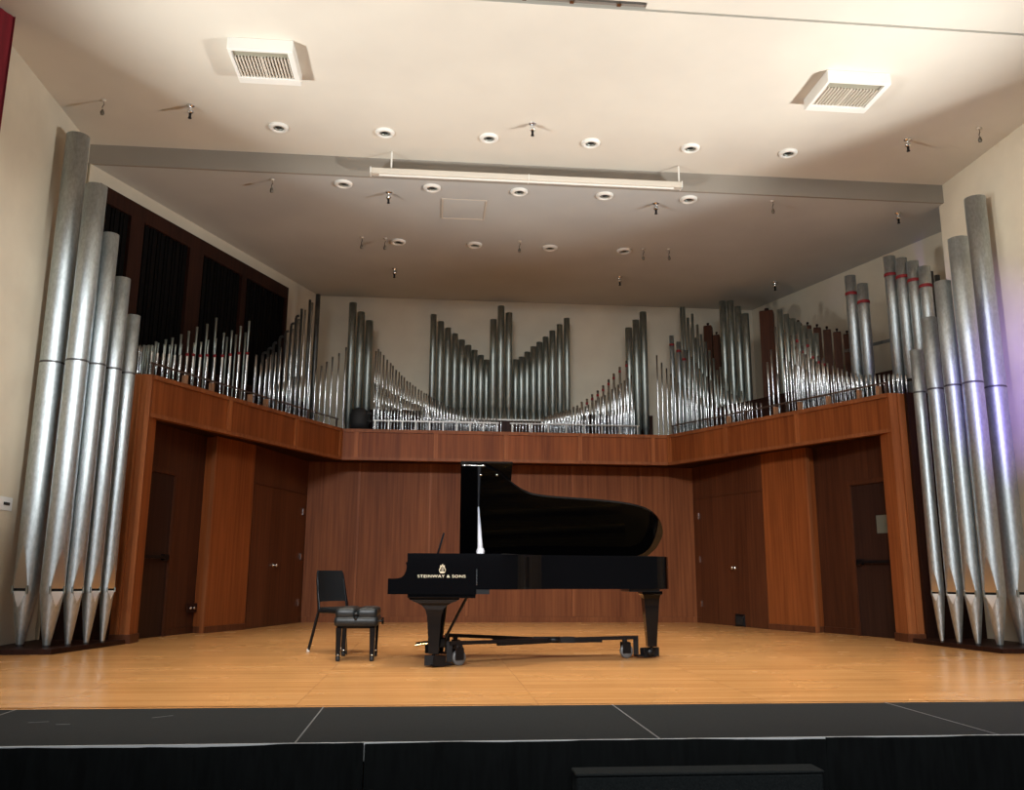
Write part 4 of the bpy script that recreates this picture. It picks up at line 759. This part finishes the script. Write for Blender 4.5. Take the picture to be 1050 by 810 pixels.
# unidentified black unit on the back gallery before the tall pipes
t = thing('equipment_unit', (-2.50, 14.68, ZF), 'black rounded unit standing before the tall pipes at back gallery left', 'device')
q = MB(); q.box(-0.17, 0.17, -0.12, 0.12, 0.0, 0.06, 0, None, 0.02); q.build('base', M['steel_black'], t)
q = MB(); q.lathe([(0.0, 0.05), (0.15, 0.06), (0.165, 0.16), (0.16, 0.30), (0.13, 0.38), (0.07, 0.42), (0.0, 0.425)], 20, 0, Matrix.Diagonal((1, 0.8, 1, 1))); q.build('body', M['rubber'], t)
q = MB(); q.tube([(0.10, -0.04, 0.30), (0.17, -0.04, 0.33), (0.19, -0.04, 0.31)], 0.03, 8); q.tube([(0.14, -0.04, 0.20), (0.20, -0.04, 0.19)], 0.022, 8); q.build('knob', M['rubber'], t)

# ------------------------------------------------------------------ the concert grand
PX, PY = -1.585, 8.50
P = thing('grand_piano', (PX, PY, 0.0), 'black polished concert grand piano with its lid open, centre stage', 'piano', None, R(-2.0))
# local frame: x from the keyboard end (0) to the tail (2.6), y: -0.75 audience side, +0.75 hinge side
def fy(f): return 0.75-1.5*f
TREBLE = [(0.76, 1.0), (0.95, 1.0), (1.05, 0.985), (1.16, 0.93), (1.27, 0.84), (1.40, 0.765), (1.57, 0.72), (1.80, 0.69), (2.08, 0.665), (2.32, 0.635), (2.50, 0.585), (2.62, 0.50), (2.675, 0.38), (2.685, 0.25), (2.65, 0.12), (2.57, 0.04), (2.44, 0.0)]
def smooth_line(pts, k=4):
    out = []
    for i in range(len(pts)-1):
        p0 = pts[max(i-1, 0)]; p1 = pts[i]; p2 = pts[i+1]; p3 = pts[min(i+2, len(pts)-1)]
        for j in range(k):
            t = j/k
            out.append(tuple(0.5*((2*p1[c])+(-p0[c]+p2[c])*t+(2*p0[c]-5*p1[c]+4*p2[c]-p3[c])*t*t+(-p0[c]+3*p1[c]-3*p2[c]+p3[c])*t**3) for c in (0, 1)))
    return out+[pts[-1]]
rim_out = [(x, fy(f)) for x, f in smooth_line(TREBLE)]+[(2.0, 0.75), (1.4, 0.75), (0.76, 0.75)]
cen = (1.5, 0.28)
def inset(poly, d):
    res = []; n = len(poly)
    for i in range(n):
        a = Vector(poly[i-1]); b_ = Vector(poly[i]); c = Vector(poly[(i+1) % n])
        t1 = (b_-a).normalized() if (b_-a).length > 1e-6 else Vector((1, 0)); t2 = (c-b_).normalized() if (c-b_).length > 1e-6 else t1
        nn = Vector((-t1.y-t2.y, t1.x+t2.x)); nn = nn.normalized() if nn.length > 1e-6 else Vector((0, 0))
        res.append((b_.x+nn.x*d, b_.y+nn.y*d))
    return res
rim_in = inset(rim_out, 0.055)
q = MB()
n = len(rim_out); z0, z1 = 0.665, 0.972
q.rings([[(x, y, z0) for x, y in rim_in], [(x, y, z0) for x, y in rim_out], [(x, y, z1-0.004) for x, y in rim_out], [(x, y, z1) for x, y in inset(rim_out, 0.006)], [(x, y, z1) for x, y in rim_in], [(x, y, z0+0.12) for x, y in rim_in]], 0, False, None, False, False)
q.build('rim', M['lacquer'], P)
q = MB(); q.prism(rim_in, 0.80, 0.82); q.build('soundboard', M['rail_wood'], P)
q = MB(); plate = inset(rim_out, 0.085); q.prism(plate, 0.865, 0.885)
for yy, xe in ((-0.22, 1.45), (-0.02, 2.0), (0.2, 2.3), (0.42, 2.35)): q.bar((0.8, yy+0.1, 0.90), (xe, yy, 0.90), 0.03, 0.04)
q.build('plate', M['gold'], P)
q = MB()
for k in range(40):
    yy = -0.62+1.25*k/39; xe = 1.0+1.35*min(1, max(0.05, (yy+0.68)/1.1)); q.bar((0.82, yy, 0.915), (xe, yy-0.02, 0.915), 0.004, 0.003)
q.build('strings', M['brass'], P); q.m
# bottom frame under the rim behind the keybed, and beams
q = MB(); q.box(0.74, 0.88, -0.745, 0.745, 0.625, 0.68); q.box(2.26, 2.56, 0.05, 0.50, 0.635, 0.67)
for a, c_ in (((0.9, -0.4), (2.3, 0.15)), ((0.9, 0.1), (2.35, 0.3)), ((0.9, 0.55), (2.35, 0.45))): q.bar((a[0], a[1], 0.71), (c_[0], c_[1], 0.71), 0.09, 0.09)
q.build('braces', M['lacquer_soft'], P)
# keybed, key slip, arms
q = MB(); q.box(0.17, 0.76, -0.735, 0.735, 0.59, 0.63, 0, None, 0.006); q.box(0.012, 0.76, -0.75, 0.75, 0.625, 0.685, 0, None, 0.006); q.build('keybed', M['lacquer'], P)
q = MB(); q.box(0.0, 0.026, -0.752, 0.752, 0.622, 0.755, 0, None, 0.006); q.build('key_slip', M['lacquer'], P)
ARM = [(0.0, 0.622), (0.0, 0.752), (0.085, 0.757), (0.115, 0.765), (0.137, 0.785), (0.152, 0.82), (0.158, 0.86), (0.150, 0.885), (0.150, 0.893), (0.162, 0.897), (0.162, 0.968), (0.166, 0.972), (0.765, 0.972), (0.765, 0.665), (0.765, 0.622)]
for ya, yb in ((-0.755, -0.69), (0.69, 0.755)):
    q = MB(); q.rings([[(x, ya, z) for x, z in ARM], [(x, yb, z) for x, z in ARM]], 0, False); q.build('arm', M['lacquer'], P, 0.004)
q = MB(); q.box(0.024, 0.09, -0.69, -0.60, 0.68, 0.745, 0, None, 0.006); q.box(0.024, 0.18, 0.60, 0.69, 0.68, 0.745, 0, None, 0.006); q.box(0.09, 0.18, -0.69, -0.60, 0.68, 0.745, 0, None, 0.006); q.build('key_block', M['lacquer'], P)
q = MB()
for k in range(52):
    y = -0.60+1.2*k/52; q.box(0.035, 0.185, y+0.0008, y+1.2/52-0.0008, 0.70, 0.742)
kb = q.build('white_keys', M['ivory'], P)
q = MB(); w = 1.2/52
for k in range(52):
    if (k % 7) in (0, 2, 3, 5, 6) and k < 51: q.box(0.085, 0.185, -0.60+w*(k+1)-0.005, -0.60+w*(k+1)+0.005, 0.742, 0.754)
q.build('black_keys', M['lacquer_soft'], P)
q = MB(); q.rings([[(0.185, y, 0.70), (0.20, y, 0.70), (0.235, y, 0.90), (0.22, y, 0.905)] for y in (-0.688, 0.688)], 0, False); q.build('fallboard', M['lacquer'], P)
q = MB(); q.box(0.235, 0.42, -0.688, 0.688, 0.90, 0.935); q.build('pin_block_cover', M['lacquer_soft'], P)
# highlight at the joint of arm and rim, added as a chrome strip
q = MB(); q.tube([(0.767, -0.757, 0.70), (0.767, -0.757, 0.84)], 0.004, 6); e = q.build('joint_highlight', M['chrome'], P); e['label'] = 'strip added for the highlight on the joint of arm and rim'
# lettering and lyre emblem on the audience-side arm
tc = bpy.data.curves.new('lettering', 'FONT'); tc.body = 'STEINWAY & SONS'; tc.size = 0.062; tc.extrude = 0.0008; tc.align_x = 'CENTER'; tc.space_character = 1.12
to = bpy.data.objects.new('lettering_curve', tc); COL.objects.link(to)
dg = bpy.context.evaluated_depsgraph_get(); me = bpy.data.meshes.new_from_object(to.evaluated_get(dg)); bpy.data.objects.remove(to)
xs = [v.co.x for v in me.vertices]; sx_ = 0.415/(max(xs)-min(xs))
T = Matrix.Translation((0.462, -0.757, 0.765)) @ Matrix.Rotation(R(90), 4, 'X') @ Matrix.Diagonal((sx_, sx_*0.75, 1, 1)); me.transform(T)
me.materials.clear(); me.materials.append(M['letter']); lo = bpy.data.objects.new('lettering', me); COL.objects.link(lo); lo.parent = P; lo['label'] = 'pale gold maker lettering'
q = MB(); ex, ez = 0.468, 0.842; Y = -0.757
for sg in (-1, 1):
    q.tube([(ex+sg*0.006, Y, ez-0.036), (ex+sg*0.026, Y, ez-0.030), (ex+sg*0.033, Y, ez-0.012), (ex+sg*0.024, Y, ez+0.008), (ex+sg*0.016, Y, ez+0.026), (ex+sg*0.022, Y, ez+0.040)], 0.0062, 6)
for k in (-1, 0, 1): q.tube([(ex+k*0.008, Y, ez-0.03), (ex+k*0.008, Y, ez+0.034)], 0.0018, 5)
q.tube([(ex-0.026, Y, ez+0.034), (ex+0.026, Y, ez+0.034)], 0.004, 6); q.tube([(ex, Y, ez+0.034), (ex, Y, ez+0.052)], 0.005, 6)
q.tube([(ex-0.022, Y, ez-0.036), (ex+0.022, Y, ez-0.036)], 0.007, 6)
q.v = [(ex+(x-ex)*0.82, y, ez-0.005+(z-ez)*0.82) for x, y, z in q.v]
e = q.build('lyre_emblem', M['letter'], P); e['label'] = 'pale gold lyre emblem'
# music desk, raised, seen edge on
q = MB(); q.rings([[(0.400, y, 0.965), (0.420, y, 0.965), (0.475, y, 1.165), (0.460, y, 1.170)] for y in (-0.36, 0.36)], 0, False); e = q.build('music_desk', M['lacquer'], P)
q = MB(); q.box(0.375, 0.46, -0.37, 0.37, 0.955, 0.968); q.build('desk_tray', M['lacquer'], P)
# lid, hinged on the far side and raised; the front flap is folded back over it
LA = R(32.5)
LIDP = [(0.612, 0.0), (0.612, 1.0), (0.82, 0.985), (0.95, 0.93), (1.06, 0.85), (1.15, 0.78), (1.24, 0.730), (1.34, 0.700), (1.5, 0.68), (1.72, 0.665), (2.0, 0.645), (2.25, 0.615), (2.45, 0.56), (2.58, 0.47), (2.66, 0.36), (2.685, 0.25), (2.66, 0.12), (2.58, 0.0)]
lid_poly = LIDP[:2]+smooth_line(LIDP[2:-1])+[LIDP[-1]]
def lid_T(): return Matrix.Translation((0, 0.75, 0.975)) @ Matrix.Rotation(-LA, 4, 'X')
T = lid_T()
q = MB(); q.prism([(x, -1.5*f) for x, f in lid_poly], 0.0, 0.022, 0, T); lid = q.build('lid', M['lacquer'], P, 0.003)
q = MB(); q.box(0.614, 1.09, -1.5, -0.0, 0.0235, 0.045, 0, T); q.build('front_flap', M['lacquer'], lid, 0.003)
q = MB(); q.tube([T @ Vector((0.625, -1.497, -0.003)), T @ Vector((0.83, -1.492, -0.003))], 0.004, 6)
for x in (0.80, 0.95): q.lathe([(0.012, -0.003), (0.010, -0.012), (0.0, -0.014)], 12, 0, T @ Matrix.Translation((x, -1.36, 0)))
e = q.build('lid_edge_fitting', M['chrome'], lid); e['label'] = 'small bright fittings on the lid edge'
q = MB()
for x in (0.9, 1.5, 2.1): q.tube([(x-0.06, 0.757, 0.972), (x+0.06, 0.757, 0.972)], 0.009, 8)
q.build('hinge', M['brass'], P)
# prop stick: from the audience side of the rim up to the lid
a = Vector((0.80, -0.69, 0.95)); c_ = T @ Vector((0.79, -0.86, -0.004))
def ptx(t): return a+(c_-a)*t
q = MB(); q.tube([ptx(t) for t in (0, 0.05, 0.10, 0.12, 0.2, 0.6, 1.0)], [0.034, 0.034, 0.039, 0.027, 0.023, 0.016, 0.008], 8); e = q.build('lid_prop', M['stick'], P); e['label'] = 'tapering lid prop, its reflection given as pale colour'
# legs
def leg(x, y):
    q = MB()
    def sec(z, wx, wy): return [(x-wx, y-wy, z), (x+wx, y-wy, z), (x+wx, y+wy, z), (x-wx, y+wy, z)]
    prof = [(0.595, 0.225, 0.10), (0.575, 0.215, 0.10), (0.560, 0.185, 0.095), (0.545, 0.145, 0.09), (0.525, 0.108, 0.08), (0.49, 0.078, 0.072), (0.43, 0.062, 0.062), (0.36, 0.056, 0.056), (0.20, 0.047, 0.047), (0.115, 0.043, 0.043)]
    q.rings([sec(*p) for p in prof][::-1], 0, False); l = q.build('leg', M['lacquer'], P)
    q = MB(); q.tube([(x, y, 0.12), (x, y, 0.055)], 0.016, 8); q.lathe([(0.0, -0.013), (0.026, -0.013), (0.032, -0.006), (0.032, 0.006), (0.026, 0.013), (0.0, 0.013)], 16, 0, Matrix.Translation((x-0.012, y, 0.06)) @ Matrix.Rotation(R(90), 4, 'X'))
    q.build('caster', M['steel_black'], l)
leg(0.402, -0.58); leg(0.402, 0.58)
def tail_leg(x, y):
    q = MB()
    def sec(z, wx, wy): return [(x-wx, y-wy, z), (x+wx, y-wy, z), (x+wx, y+wy, z), (x-wx, y+wy, z)]
    prof = [(0.640, 0.10, 0.10), (0.615, 0.10, 0.10), (0.600, 0.083, 0.083), (0.57, 0.076, 0.076), (0.50, 0.070, 0.070), (0.35, 0.060, 0.060), (0.18, 0.048, 0.048), (0.115, 0.045, 0.045)]
    q.rings([sec(*p) for p in prof][::-1], 0, False); l = q.build('leg', M['lacquer'], P)
    q = MB(); q.tube([(x, y, 0.12), (x, y, 0.055)], 0.016, 8); q.lathe([(0.0, -0.013), (0.026, -0.013), (0.032, -0.006), (0.032, 0.006), (0.026, 0.013), (0.0, 0.013)], 16, 0, Matrix.Translation((x-0.012, y, 0.06)) @ Matrix.Rotation(R(90), 4, 'X'))
    q.build('caster', M['steel_black'], l)
tail_leg(2.495, 0.20)
# pedal lyre with two brace rods
q = MB()
for y in (-0.10, 0.10): q.tube([(0.50, y, 0.60), (0.455, y, 0.22)], 0.016, 8)
q.box(0.40, 0.60, -0.16, 0.16, 0.575, 0.60); lyre = q.build('pedal_lyre', M['lacquer'], P)
q = MB(); q.box(0.36, 0.50, -0.17, 0.17, 0.13, 0.22, 0, None, 0.008); q.build('pedal_box', M['lacquer'], lyre)
for y in (-0.09, 0.0, 0.09):
    q = MB(); q.tube([(0.38, y, 0.165), (0.30, y, 0.160), (0.22, y, 0.145)], [0.010, 0.012, 0.016], 8); q.build('pedal', M['brass'], lyre)
for y in (-0.09, 0.09):
    q = MB(); q.tube([(0.475, y, 0.17), (0.70, y*1.6, 0.60)], 0.011, 8); q.build('brace_rod', M['lacquer_soft'], lyre)

# ------------------------------------------------------------------ three-armed piano truck under the piano
t = thing('piano_truck', (PX+1.53, PY+0.05, 0.0), 'black three-armed piano truck with grey wheels under the grand piano', 'dolly')
HZ = 0.185
feet = [(0.402-1.53, -0.58-0.05), (0.402-1.53, 0.58-0.05), (2.495-1.53, 0.20-0.05)]
q = MB(); q.lathe([(0.0, HZ-0.025), (0.07, HZ-0.025), (0.07, HZ+0.022), (0.0, HZ+0.022)], 20); q.box(-0.20, 0.20, -0.03, 0.03, HZ-0.03, HZ+0.026); q.build('hub', M['steel_black'], t)
for i, (fx, fy_) in enumerate(feet):
    L_ = math.hypot(fx, fy_); ux, uy = fx/L_, fy_/L_
    e1 = (ux*(L_-0.19), uy*(L_-0.19)); e2 = (ux*(L_-0.09), uy*(L_-0.09))
    q = MB(); q.bar((ux*0.03, uy*0.03, HZ), (e1[0]+ux*0.06, e1[1]+uy*0.06, HZ+0.01), 0.045, 0.032); q.bar((ux*0.02, uy*0.02, HZ-0.02), (ux*L_*0.5, uy*L_*0.5, HZ-0.022), 0.03, 0.02)
    arm = q.build('arm', M['steel_black'], t)
    q = MB(); q.bar((ux*(L_-0.135), uy*(L_-0.135), HZ+0.025), (ux*(L_-0.135), uy*(L_-0.135), 0.035), 0.05, 0.014); q.bar((ux*(L_-0.14), uy*(L_-0.14), 0.022), (ux*(L_+0.055), uy*(L_+0.055), 0.022), 0.10, 0.014)
    q.bar((ux*(L_+0.055), uy*(L_+0.055), 0.015), (ux*(L_+0.055), uy*(L_+0.055), 0.10), 0.10, 0.012)
    for sg in (-1, 1):
        ox, oy = -uy*0.048*sg, ux*0.048*sg; q.bar((ux*(L_-0.07)+ox, uy*(L_-0.07)+oy, 0.05), (ux*(L_+0.05)+ox, uy*(L_+0.05)+oy, 0.055), 0.010, 0.085)
    q.build('leg_cup', M['steel_black'], arm)
    wx, wy = ux*(L_-0.25), uy*(L_-0.25)
    if i < 2: wx, wy = ux*(L_-0.22)-uy*0.0, uy*(L_-0.22)
    q = MB(); q.tube([(wx, wy, HZ), (wx, wy, 0.14)], 0.025, 8)
    yaw = (0.5, -0.2, 0.25)[i]; Tw = Matrix.Translation((wx, wy, 0)) @ Matrix.Rotation(yaw, 4, 'Z')
    q.box(-0.035, 0.05, -0.030, -0.024, 0.05, 0.15, 0, Tw); q.box(-0.035, 0.05, 0.024, 0.030, 0.05, 0.15, 0, Tw); q.box(-0.035, 0.04, -0.030, 0.030, 0.144, 0.155, 0, Tw)
    fork = q.build('caster_fork', M['steel_black'], t)
    q = MB(); q.lathe([(0.0, -0.020), (0.030, -0.020), (0.062, -0.018), (0.068, -0.010), (0.068, 0.010), (0.062, 0.018), (0.030, 0.020), (0.0, 0.020)], 24, 0, Tw @ Matrix.Translation((0.015, 0, 0.068)) @ Matrix.Rotation(R(90), 4, 'X')); e = q.build('wheel', M['grey_wheel'], fork); e['label'] = 'grey wheel'

# ------------------------------------------------------------------ artist bench
t = thing('piano_bench', (-1.925, 8.72, 0.0), 'black leather padded piano bench with four legs left of the grand', 'bench')
q = MB(); q.box(-0.18, 0.18, -0.29, 0.29, 0.295, 0.345, 0, None, 0.012); q.build('frame', M['lacquer'], t)
def pillow(cx, hx, hy, z0, z1):
    rs = []
    for k, (s, z) in enumerate(((0.93, z0), (1.0, z0+0.012), (1.02, (z0+z1)/2), (0.985, z1-0.016), (0.90, z1-0.004), (0.6, z1+0.004))):
        r_ = 0.035; pts = []
        for (sx, sy, a0) in ((1, 1, 0), (-1, 1, 90), (-1, -1, 180), (1, -1, 270)):
            for j in range(5):
                a = R(a0+22.5*j); pts.append((cx+(sx*(hx-r_)+r_*math.cos(a))*s, (sy*(hy-r_)+r_*math.sin(a))*(s if k < 5 else 0.8), z))
        rs.append(pts)
    return rs
q = MB(); q.rings(pillow(0, 0.20, 0.31, 0.312, 0.412), 0, True); q.build('seat_border', M['leather'], t)
q = MB()
for cx in (-0.098, 0.098):
    for cyy in (-0.2, 0.0, 0.2):
        q.rings([[(x, y+cyy, z) for x, y, z in r] for r in pillow(cx, 0.096, 0.104, 0.395, 0.475)], 0, True)
cu = q.build('cushion', M['leather'], t)
q = MB(); q.lathe([(0.0, -0.016), (0.016, -0.010), (0.020, 0.0), (0.016, 0.012), (0.0, 0.018)], 12, 0, Matrix.Translation((-0.0, -0.318, 0.425))); q.tube([(0, -0.316, 0.425), (-0.006, -0.318, 0.395), (0.0, -0.318, 0.375)], [0.016, 0.020, 0.010], 8); q.build('tassel', M['leather'], cu)
q = MB(); q.tube([(0.195, -0.2, 0.36), (0.235, -0.2, 0.36)], 0.010, 8); q.lathe([(0.0, 0.0), (0.032, 0.0), (0.032, 0.02), (0.0, 0.02)], 16, 0, Matrix.Translation((0.232, -0.2, 0.36)) @ Matrix.Rotation(R(90), 4, 'Y')); q.build('height_knob', M['lacquer'], t)
for sx in (-1, 1):
    for sy in (-1, 1):
        x = sx*0.155; y = sy*0.265
        q = MB(); q.rings([[(x-w, y-w, z), (x+w, y-w, z), (x+w, y+w, z), (x-w, y+w, z)] for z, w in ((0.028, 0.018), (0.06, 0.020), (0.30, 0.027))], 0, False); l = q.build('leg', M['lacquer'], t)
        q = MB(); q.lathe([(0.0, 0.0), (0.016, 0.0), (0.021, 0.008), (0.021, 0.05), (0.0, 0.05)], 12, 0, Matrix.Translation((x, y, 0))); e = q.build('foot_cap', M['rubber'], l)
        q = MB(); q.lathe([(0.0205, 0.05), (0.0235, 0.052), (0.0235, 0.062), (0.0205, 0.064)], 12, 0, Matrix.Translation((x, y, 0))); e = q.build('ferrule', M['chrome'], l); e['label'] = 'chrome ring above the foot'

# ------------------------------------------------------------------ posture chair behind the bench
a_ch = math.atan2(-0.62, 0.78)        # the way the sitter faces
t = thing('posture_chair', (-2.125, 9.50, 0.0), 'black plastic music chair with slim steel legs behind the piano bench', 'chair', None, a_ch)
# local: x forward, y left
def curved_panel(mb, x0, pts, th):
    pass
q = MB(); rows = []
for z, xo, hw in ((0.505, -0.185, 0.205), (0.52, -0.19, 0.213), (0.62, -0.205, 0.210), (0.74, -0.228, 0.200), (0.80, -0.24, 0.192), (0.825, -0.245, 0.175)):
    rows.append([(xo-0.035*math.cos(math.pi*0.5*(k-4)/4*0.9)+0.012, hw*(k-4)/4, z) for k in range(9)])
front = rows; backr = [[(x-0.022, y, z) for x, y, z in r] for r in rows]
loop = [f+b_[::-1] for f, b_ in zip(front, backr)]
q.rings(loop, 0, True); q.build('backrest', M['plastic'], t, 0.004)
q = MB(); rs = []
for k, (s, z) in enumerate(((0.94, 0.415), (1.0, 0.425), (1.0, 0.440), (0.95, 0.448))):
    pts = []
    for (sx, sy, a0) in ((1, 1, 0), (-1, 1, 90), (-1, -1, 180), (1, -1, 270)):
        for j in range(5):
            a = R(a0+22.5*j); pts.append((0.02+(sx*(0.215-0.07)+0.07*math.cos(a))*s, (sy*(0.225-0.07)+0.07*math.sin(a))*s, z-(0.012 if sx > 0 else 0)))
    rs.append(pts)
q.rings(rs, 0, True); q.build('seat', M['plastic'], t)
for sy in (-1, 1):
    q = MB(); q.tube([(-0.235, sy*0.19, 0.74), (-0.205, sy*0.20, 0.58), (-0.175, sy*0.21, 0.44), (-0.18, sy*0.215, 0.38), (-0.27, sy*0.235, 0.02)], 0.0155, 10); l = q.build('rear_leg', M['steel_black'], t)
    q = MB(); q.lathe([(0.0, 0.0), (0.017, 0.0), (0.015, 0.03), (0.0, 0.03)], 10, 0, Matrix.Translation((-0.273, sy*0.236, 0))); e = q.build('foot', M['white_plastic'], l); e['label'] = 'pale foot cap'
    q = MB(); q.tube([(-0.18, sy*0.212, 0.405), (0.10, sy*0.215, 0.405), (0.185, sy*0.215, 0.395), (0.21, sy*0.215, 0.36), (0.24, sy*0.225, 0.02)], 0.0155, 10); l = q.build('front_leg', M['steel_black'], t)
    q = MB(); q.lathe([(0.0, 0.0), (0.017, 0.0), (0.015, 0.03), (0.0, 0.03)], 10, 0, Matrix.Translation((0.242, sy*0.226, 0))); q.build('foot', M['rubber'], l)
q = MB(); q.tube([(-0.178, -0.212, 0.405), (-0.178, 0.212, 0.405)], 0.011, 8); q.tube([(0.12, -0.214, 0.402), (0.12, 0.214, 0.402)], 0.011, 8); q.build('crossbar', M['steel_black'], t)
